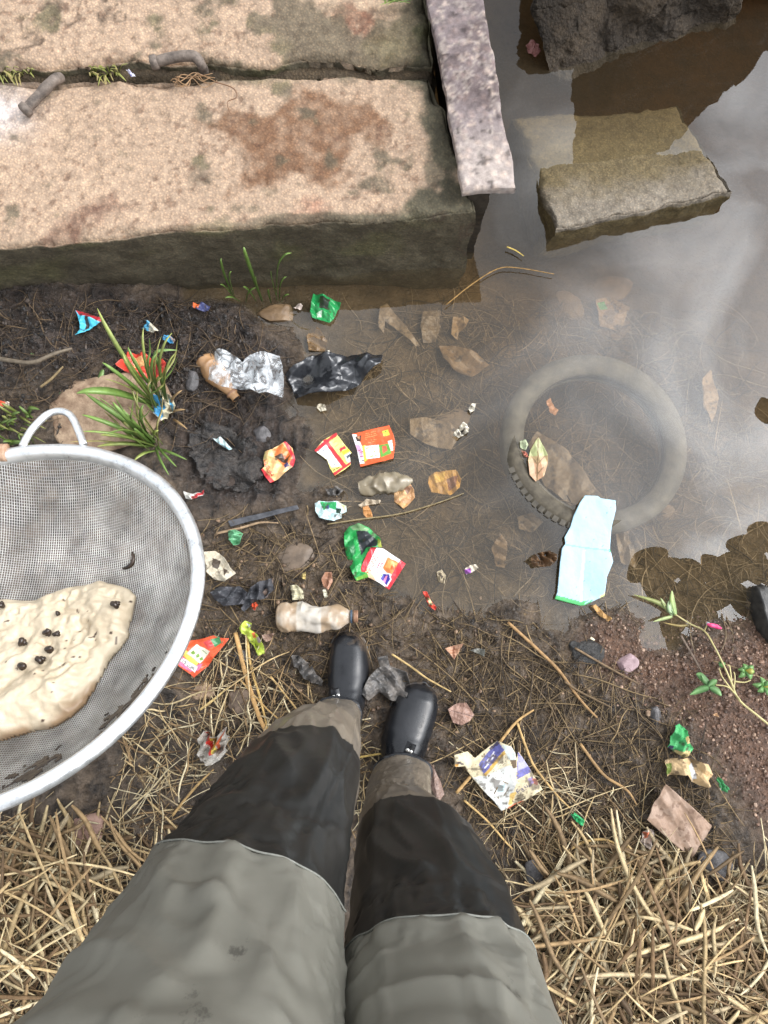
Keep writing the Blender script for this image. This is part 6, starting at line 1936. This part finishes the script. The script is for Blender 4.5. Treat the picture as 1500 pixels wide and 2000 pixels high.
def leg_surface(key):
    st = np.array(LEG[key], float)
    zs = np.linspace(st[0, 0], st[-1, 0], 320)
    S = np.stack([np.interp(zs, st[:, 0], st[:, k]) for k in (1, 2, 3)], 1)
    # smooth the interpolated outline a little
    for _ in range(6):
        S[1:-1] = 0.25 * S[:-2] + 0.5 * S[1:-1] + 0.25 * S[2:]
    th = np.linspace(0, 2 * np.pi, NT, endpoint=False)
    rings = []
    for z, (ul, ur, v) in zip(zs, S):
        a, b = at(ul, v, z), at(ur, v, z)
        c = (a + b) / 2
        h = (b - a) / 2
        L_ = np.linalg.norm(h[:2])
        fwd = np.array([-h[1], h[0], 0]) * np.interp(z, [0.1, 0.2, 0.35, 0.5, 0.8], [0.62, 0.66, 0.85, 0.95, 0.82])
        # slightly squarish cloth section
        ct, stn = np.cos(th), np.sin(th)
        e = 0.92
        rings.append(c + (np.sign(ct) * np.abs(ct) ** e)[:, None] * h + (np.sign(stn) * np.abs(stn) ** e)[:, None] * fwd)
    R = np.array(rings)
    V = R.reshape(-1, 3)
    cen = np.repeat(R.mean(1), NT, 0)
    nv = V - cen
    nv[:, 2] = 0
    nv /= np.linalg.norm(nv, axis=1)[:, None] + 1e-9
    zz = V[:, 2]
    sd = 11 if key == 'L' else 47
    warp = V + 0.05 * np.stack([fbm(V, 4, 2, sd + k) for k in range(3)], 1)
    big = fbm(warp * np.array([1, 1, 0.55]), 7, 3, sd + 5, 0.45) * 0.012
    # sharp creases: ridged noise stretched along the leg
    a_ = np.arctan2(nv[:, 0], nv[:, 1])
    cr1 = 1 - np.abs(fbm(np.stack([nv[:, 0] * 1.9 + zz * 1.4, nv[:, 1] * 1.9 - zz * 1.0, zz * 3.2], 1), 1.0, 2, sd + 20)) * 6.0
    cr2 = 1 - np.abs(fbm(np.stack([nv[:, 0] * 1.7 - zz * 3.0, nv[:, 1] * 1.7 + zz * 2.0, zz * 6.0], 1), 1.0, 2, sd + 30)) * 6.0
    crease = np.maximum(cr1, 0) ** 1.4 * 0.0065 + np.maximum(cr2, 0) ** 1.4 * 0.006
    lowf = sm(zz, 0.36, 0.10)
    bunch = fbm(np.stack([nv[:, 0] * 1.0, nv[:, 1] * 1.0, zz * 26 + a_ * 0.8], 1), 1.0, 3, sd + 40) * 0.0045 * lowf
    fold = 0
    tv = np.arctan2(nv[:, 1], nv[:, 0])
    FL = ([((1.55, 0.86), (1.5, 0.95), (1.35, 1.04)), ((2.3, 0.86), (1.9, 0.93), (1.55, 0.96)), ((1.2, 0.80), (0.9, 0.90), (0.75, 1.0)), ((2.6, 0.98), (2.0, 1.03), (1.5, 1.1)), ((1.1, 0.52), (0.9, 0.62), (1.0, 0.74)), ((1.9, 0.60), (1.6, 0.66), (1.3, 0.70)), ((1.5, 0.95), (1.1, 1.0), (0.8, 1.1))] if key == 'L' else
          [((2.2, 0.86), (1.6, 0.88), (1.0, 0.855)), ((1.1, 0.80), (0.8, 0.90), (0.5, 0.98)), ((2.4, 0.98), (1.7, 0.99), (1.0, 1.0)), ((1.9, 0.56), (1.5, 0.64), (1.2, 0.74)), ((2.4, 0.62), (2.1, 0.70), (1.7, 0.74)), ((1.4, 0.90), (1.2, 1.0), (1.25, 1.08))])
    for pl_ in FL:
        q_ = np.stack([tv * 0.13, zz], 1)
        ln_ = spline(np.array([(a * 0.13, b) for a, b in pl_]), 14)
        dd_ = seg_dist(q_, ln_, False)
        fold = fold + 0.0055 * np.exp(-(dd_ / 0.013)) - 0.002 * np.exp(-((dd_ - 0.03) / 0.014) ** 2)
    calm = 0.35 + 0.65 * sm(zz, 0.2, 0.45)
    wrk = (1 - np.abs(fbm(np.stack([nv[:, 0] * 5 + zz * 9, nv[:, 1] * 5 - zz * 7, zz * 16], 1), 1.0, 3, sd + 60)) * 7).clip(0) ** 1.3 * 0.0035 * sm(fbm(V, 6, 2, sd + 70), -0.1, 0.3)
    dsp = (big * 0.7 + crease * 0.45 - 0.003 - wrk) * calm + bunch + fold
    return (V + nv * dsp[:, None]).reshape(R.shape), zs, th


def hem(key, th):
    """heights of the panel borders as a function of the angle round the leg (0 = picture right, 90 = forward)"""
    x, f = np.cos(th), np.sin(th)
    if key == 'L':
        top = 0.785 + 0.035 * x + 0.075 * np.maximum(f, 0) ** 1.5
        low = 0.53 - 0.015 * x + 0.03 * f
        out = (f > -0.55) & ~((x > 0.45) & (f < 0.12))
    else:
        top = 0.785 + 0.0 * x + 0.075 * np.maximum(f, 0) ** 1.5
        low = 0.50 + 0.01 * x + 0.03 * f
        out = (f > -0.55) & ~((x < -0.45) & (f < 0.12))
    return top, low, out


LEGS = {}
fabric = mat('wader_fabric_grey', T3(112, 111, 102), T3(131, 129, 119), rough=0.42, scale=7, bump=0.12, bscale=350, bdist=0.0006, rough2=0.55, contrast=(0.3, 0.7), spec=0.4)
def add_stain(m, scale, lo_, hi_, colr):
    nt = m.node_tree
    L = nt.links.new
    b = nt.nodes['Principled BSDF']
    tcn = nt.nodes.new('ShaderNodeTexCoord')
    mp = nt.nodes.new('ShaderNodeMapping')
    mp.inputs['Scale'].default_value = (1, 1, 0.45)
    L(tcn.outputs['Object'], mp.inputs[0])
    no = nt.nodes.new('ShaderNodeTexNoise')
    no.inputs['Scale'].default_value = scale
    no.inputs['Detail'].default_value = 9
    no.inputs['Roughness'].default_value = 0.7
    L(mp.outputs[0], no.inputs['Vector'])
    mr = nt.nodes.new('ShaderNodeMapRange')
    L(no.outputs['Fac'], mr.inputs[0])
    mr.inputs[1].default_value = lo_; mr.inputs[2].default_value = hi_; mr.inputs[4].default_value = 0.85
    mx_ = nt.nodes.new('ShaderNodeMix')
    mx_.data_type = 'RGBA'
    L(mr.outputs[0], mx_.inputs[0])
    L(b.inputs['Base Color'].links[0].from_socket, mx_.inputs[6])
    mx_.inputs[7].default_value = (*colr, 1)
    L(mx_.outputs[2], b.inputs['Base Color'])


add_stain(fabric, 13, 0.615, 0.65, T3(80, 79, 73))
blackf = mat('wader_fabric_black', T3(28, 28, 27), T3(42, 42, 40), rough=0.42, scale=9, bump=0.15, bscale=350, bdist=0.0006, spec=0.4)
brownf = mat('wader_fabric_brown', T3(104, 95, 84), T3(132, 122, 108), rough=0.28, scale=9, bump=0.15, bscale=120, bdist=0.001, spec=0.5)
stitchm = mat('stitching', T3(118, 119, 112), T3(138, 139, 131), rough=0.7, scale=300)
allV, allQ, allT, allM, off = [], [], [], [], 0
SEAMS = []
for key in 'LR':
    R, zs, th = leg_surface(key)
    top, low, out = hem(key, th)
    zr = R[:, :, 2]
    black = (zr < top[None]) & (zr > low[None]) & out[None]
    brown = (zr <= low[None]) | ((~out)[None] & (zr < top[None] - 0.02))
    # the knee panel stands a little proud of the cloth, the grey thigh overlaps it
    cen = R.mean(1, keepdims=True)
    nv = R - cen
    nv[..., 2] = 0
    nv /= np.linalg.norm(nv, axis=-1, keepdims=True) + 1e-9
    R = R + nv * (black * 0.003 + ((~black) & (~brown)) * 0.0055)[..., None]
    LEGS[key] = (R, zs, th, top)
    m_, n_ = R.shape[:2]
    V, Q, T = loft(R)
    q = grid_quads(m_, n_, 0, True)
    fb = black.reshape(-1)[q].mean(1) >= 0.5
    fbr = brown.reshape(-1)[q].mean(1) >= 0.5
    mi = np.where(fb, 1, np.where(fbr, 2, 0))
    allV.append(V); allQ.append(Q + off); allT.append(T + off)
    allM.append((mi, np.zeros(len(T), int)))
    off += len(V)
    line = []
    for j in range(NT):
        if out[j]:
            i = int(np.argmin(np.abs(zr[:, j] - top[j])))
            line.append((j, R[min(i + 1, m_ - 1), j] + nv[i, j] * 0.0008))
    SEAMS.append((key, line))
# hips and waist: one more closed volume of the same garment, behind the camera
zs = np.linspace(1.0, 1.36, 30)
tt = np.linspace(0, 2 * np.pi, 64, endpoint=False)
hipR = []
for z in zs:
    k = (z - 1.0) / 0.36
    cx = -0.075
    cy = -0.475 - 0.02 * k
    w = np.interp(k, [0, .25, .6, 1], [0.16, 0.205, 0.19, 0.20])
    dpt = np.interp(k, [0, .25, .6, 1], [0.10, 0.135, 0.125, 0.125])
    hipR.append(np.stack([cx + w * np.cos(tt), cy + dpt * np.sin(tt), np.full(64, z)], 1))
hipR = np.array(hipR)
hipR = hipR + 0.008 * fbm(hipR.reshape(-1, 3), 9, 3, 801).reshape(hipR.shape[:2])[..., None]
V, Q, T = loft(hipR)
allV.append(V); allQ.append(Q + off); allT.append(T + off)
allM.append((np.zeros(len(Q), int), np.zeros(len(T), int)))
V = np.concatenate(allV)
Q = np.concatenate(allQ)
T = np.concatenate(allT)
me = make_mesh('waders', V - PO, Q, T)
for mm in (fabric, blackf, brownf):
    me.materials.append(mm)
me.polygons.foreach_set('material_index', np.concatenate([a for a, b in allM] + [b for a, b in allM]).astype(np.int32))
link('waders', me, None, pe)
for key, line in SEAMS:
    pts = np.array([p for j, p in line])
    idx = np.array([j for j, p in line])
    br = np.where(np.diff(idx) > 1)[0]
    if len(br):
        pts = np.roll(pts, -(br[0] + 1), 0)
    for _ in range(5):
        pts[1:-1] = 0.25 * pts[:-2] + 0.5 * pts[1:-1] + 0.25 * pts[2:]
    V, Q, T = tube(pts, 0.0011, 8)
    link('hem_seam', make_mesh('hem_seam', V - PO, Q, T), stitchm, pe)


def boot(key, toe, heel_dir, ankle_px, width, seed):
    g = on_ground(*toe)
    zb = g[2] - 0.010
    tp = at(toe[0], toe[1], zb + 0.03)
    tp[2] = zb
    hl = at(heel_dir[0], heel_dir[1], zb + 0.03)
    hl[2] = zb
    d = (hl - tp) / np.linalg.norm(hl - tp)
    side = np.array([-d[1], d[0], 0])
    L_ = 0.285
    s = np.concatenate([np.linspace(0.0, 0.12, 14) ** 1.0, np.linspace(0.135, 1, 46)])
    wf = np.interp(s, [0, .01, .03, .07, .14, .25, .35, .5, .65, .8, .92, .97, 1.0], [.10, .34, .55, .74, .90, .99, 1.0, .90, .78, .74, .66, .5, .2]) * width / 2
    hf = np.interp(s, [0, .01, .04, .10, .2, .32, .42, .52, .62, .8, .95, 1.0], [.016, .026, .040, .052, .062, .072, .085, .105, .13, .13, .12, .10])
    th = np.linspace(0, 2 * np.pi, 48, endpoint=False)
    R = []
    for si, w, h in zip(s, wf, hf):
        c = tp + d * (si * L_) + side * (0.010 * math.sin(si * 3.0)) * (1 if key == 'L' else -1)
        x = np.cos(th)
        y = np.sin(th)
        xx = np.sign(x) * np.abs(x) ** 0.75 * w
        up_ = np.where(y > 0, y ** 0.9 * (h - 0.012), y * 0.012) + 0.012
        R.append(c + xx[:, None] * side + up_[:, None] * np.array([0, 0, 1.0]))
    R = np.array(R)
    V = R.reshape(-1, 3)
    nrm_ = V - np.repeat(R.mean(1), 48, 0)
    nrm_ /= np.linalg.norm(nrm_, axis=1)[:, None] + 1e-9
    ss = np.repeat(s, 48)
    wr_ = fbm(np.stack([ss * 30, V[:, 0] * 14, V[:, 1] * 14], 1), 1, 3, seed) * 0.0035 * sm(ss, .28, .42)
    V = V + nrm_ * (wr_ + fbm(V, 14, 2, seed + 3) * 0.0015)[:, None]
    V, Q, T = loft(V.reshape(R.shape))
    root = link('boot', make_mesh('boot', V - PO, Q, T), M['boot'], pe)
    # sole welt
    k = np.linspace(0, 1, 60)
    lf = [tp + d * (a * L_ + 0.0) + side * (np.interp(a, s, wf) + 0.0015) + side * (0.010 * math.sin(a * 3.0)) * (1 if key == 'L' else -1) for a in k]
    rt_ = [tp + d * (a * L_) - side * (np.interp(a, s, wf) + 0.0015) + side * (0.010 * math.sin(a * 3.0)) * (1 if key == 'L' else -1) for a in k]
    loop = np.array(lf[::-1] + [tp - d * 0.005] + rt_) + np.array([0, 0, 0.012])
    loop = spline(loop, 160)
    V, Q, T = tube(loop, 0.0036, 8, 1.3)
    link('sole_welt', make_mesh('sole_welt', V - PO, Q, T), M['boot'], root)
    return root, tp, d, side, zb


def boot_shaft(key, rootb, zb, d, side, seed):
    R, zs, th, top = LEGS[key]
    i0 = int(np.argmin(np.abs(zs - 0.07)))
    i1 = int(np.argmin(np.abs(zs - 0.165)))
    S = R[i0:i1].copy()
    cen = S.mean(1, keepdims=True)
    nv = S - cen
    nv[..., 2] = 0
    ln = np.linalg.norm(nv, axis=-1, keepdims=True)
    S = cen + nv / ln * (ln * 0.97 + 0.005)
    V, Q, T = loft(S)
    link('collar', make_mesh('collar', V - PO, Q, T), M['boot'], rootb)
    return S[-1]


def strap(rootb, px4, z, rv):
    """riveted pull tab on the boot front"""
    C = np.array([at(u, v, z - 0.004 * k) for k, (u, v) in zip((0, 0, 1, 1), px4)])
    n = np.cross(C[1] - C[0], C[3] - C[0])
    n /= np.linalg.norm(n)
    if n[2] < 0:
        n = -n
    g = [(C[0] * (1 - a) + C[1] * a) * (1 - b) + (C[3] * (1 - a) + C[2] * a) * b + n * (0.003 * math.sin(math.pi * a)) for b in np.linspace(0, 1, 8) for a in np.linspace(0, 1, 8)]
    g = np.array(g)
    V = np.concatenate([g + n * 0.004, g - n * 0.004])
    q = grid_quads(8, 8)
    per = [i for i in range(8)] + [8 * k + 7 for k in range(1, 8)] + [56 + i for i in range(6, -1, -1)] + [8 * k for k in range(6, 0, -1)]
    sd = [(per[i], per[(i + 1) % len(per)], per[(i + 1) % len(per)] + 64, per[i] + 64) for i in range(len(per))]
    o = link('pull_tab', make_mesh('pull_tab', V - PO, np.concatenate([q, q[:, ::-1] + 64, sd]), smooth=False), M['boot'], rootb)
    for (u, v) in rv:
        p = at(u, v, z + 0.002)
        th_ = np.linspace(0, 2 * np.pi, 16, endpoint=False)
        a1 = (C[1] - C[0]) / np.linalg.norm(C[1] - C[0])
        b1 = np.cross(n, a1)
        Rr = np.array([p + n * hh + rr_ * (np.cos(th_)[:, None] * a1 + np.sin(th_)[:, None] * b1) for hh, rr_ in ((0, .0042), (.0016, .0042), (.0026, .003), (.003, .001))])
        v_, q_, t_ = loft(Rr, False, True)
        link('rivet', make_mesh('rivet', v_ - PO, q_, t_), M['rivet'], rootb)


bo, tp, d, sd_, zb = boot('L', (681, 1233), (664, 1420), None, 0.090, 901)
boot_shaft('L', bo, zb, d, sd_, 911)
strap(bo, [(646, 1346), (662, 1344), (666, 1364), (649, 1366)], 0.150, [(652, 1361), (660, 1358)])
bo, tp, d, sd_, zb = boot('R', (829, 1338), (780, 1520), None, 0.104, 931)
boot_shaft('R', bo, zb, d, sd_, 941)
strap(bo, [(796, 1448), (813, 1456), (806, 1474), (788, 1468)], 0.155, [(796, 1465), (802, 1468)])

# ------------------------------------------------------------------ tree over the right bank, seen only mirrored in the pond
tr = empty('broad_leaved_tree', (2.9, -1.3, 0.1))
tag(tr, 'broad leaved tree over the right bank whose dark mirror image lies on the pond', 'tree')
to = np.array((2.9, -1.3, 0.1))
S = spline(np.array([(2.9, -1.3, 0.0), (2.85, -1.2, 0.8), (2.6, -1.0, 1.6), (2.2, -0.6, 2.2), (1.8, -0.2, 2.45)]), 40)
V, Q, T = tube(S, np.linspace(0.09, 0.02, 40), 14)
link('trunk', make_mesh('trunk', V - to, Q, T), M['bark'], tr)
for e in ((1.55, 0.1, 2.4), (1.9, -0.7, 2.5), (2.6, 0.2, 2.6)):
    V, Q, T = tube(spline(np.array([(2.3, -0.7, 2.1), (2.1, -0.4, 2.3), e]), 16), np.linspace(0.035, 0.01, 16), 8)
    link('limb', make_mesh('limb', V - to, Q, T), M['bark'], tr)


def mir(u, v, h):
    r = rays([(u, v)])[0]
    k = (H + h) / -r[2]
    return np.array([r[0] * k, r[1] * k, h])


LVS = []
edge_px = [(1236, 1082), (1275, 1092), (1320, 1096), (1370, 1096), (1405, 1088), (1428, 1048), (1468, 1028), (1262, 1128), (1285, 1190), (1500, 1040), (1320, 1140), (1380, 1130), (1440, 1080), (1300, 1240), (1350, 1190), (1420, 1150), (1480, 1100), (1480, 1180), (1400, 1230), (1340, 1280), (1450, 1250), (1540, 1060), (1560, 1150), (1560, 1240), (1500, 1300), (1620, 1100), (1640, 1200), (1380, 1300)]
for (u, v) in edge_px:
    c_ = mir(u + 26, v + 22, 2.35 + random.uniform(-0.1, 0.1))
    LVS.append((c_, random.uniform(0.13, 0.19)))
LVS.append((mir(1492, 803, 2.4), 0.10))
for c_, s_ in LVS:
    a = random.uniform(0, 6.28)
    s = np.linspace(0, 1, 14)
    w_ = s_ * 0.5 * np.sin(np.pi * np.clip(s * 0.94 + 0.04, 0, 1)) ** 0.75
    ax_ = np.array([math.cos(a), math.sin(a), random.uniform(-.25, .1)])
    sd2 = np.array([-math.sin(a), math.cos(a), random.uniform(-.2, .2)])
    mid = c_ + ax_ * ((s - 0.5) * s_ * 1.5)[:, None] - np.array([0, 0, 1]) * ((s - 0.5) ** 2 * s_ * 0.5)[:, None]
    V = np.stack([mid + sd2 * w_[:, None] - np.array([0, 0, 1]) * (w_ * 0.2)[:, None], mid, mid - sd2 * w_[:, None] - np.array([0, 0, 1]) * (w_ * 0.2)[:, None]], 1).reshape(-1, 3)
    o = link('leaf', make_mesh('leaf', V - to, grid_quads(14, 3), col=np.tile(np.array(T3(70, 92, 44)) * random.uniform(.7, 1.2), (len(V), 1))), M['leafm'], tr)
    o.modifiers.new('thickness', 'SOLIDIFY').thickness = 0.001
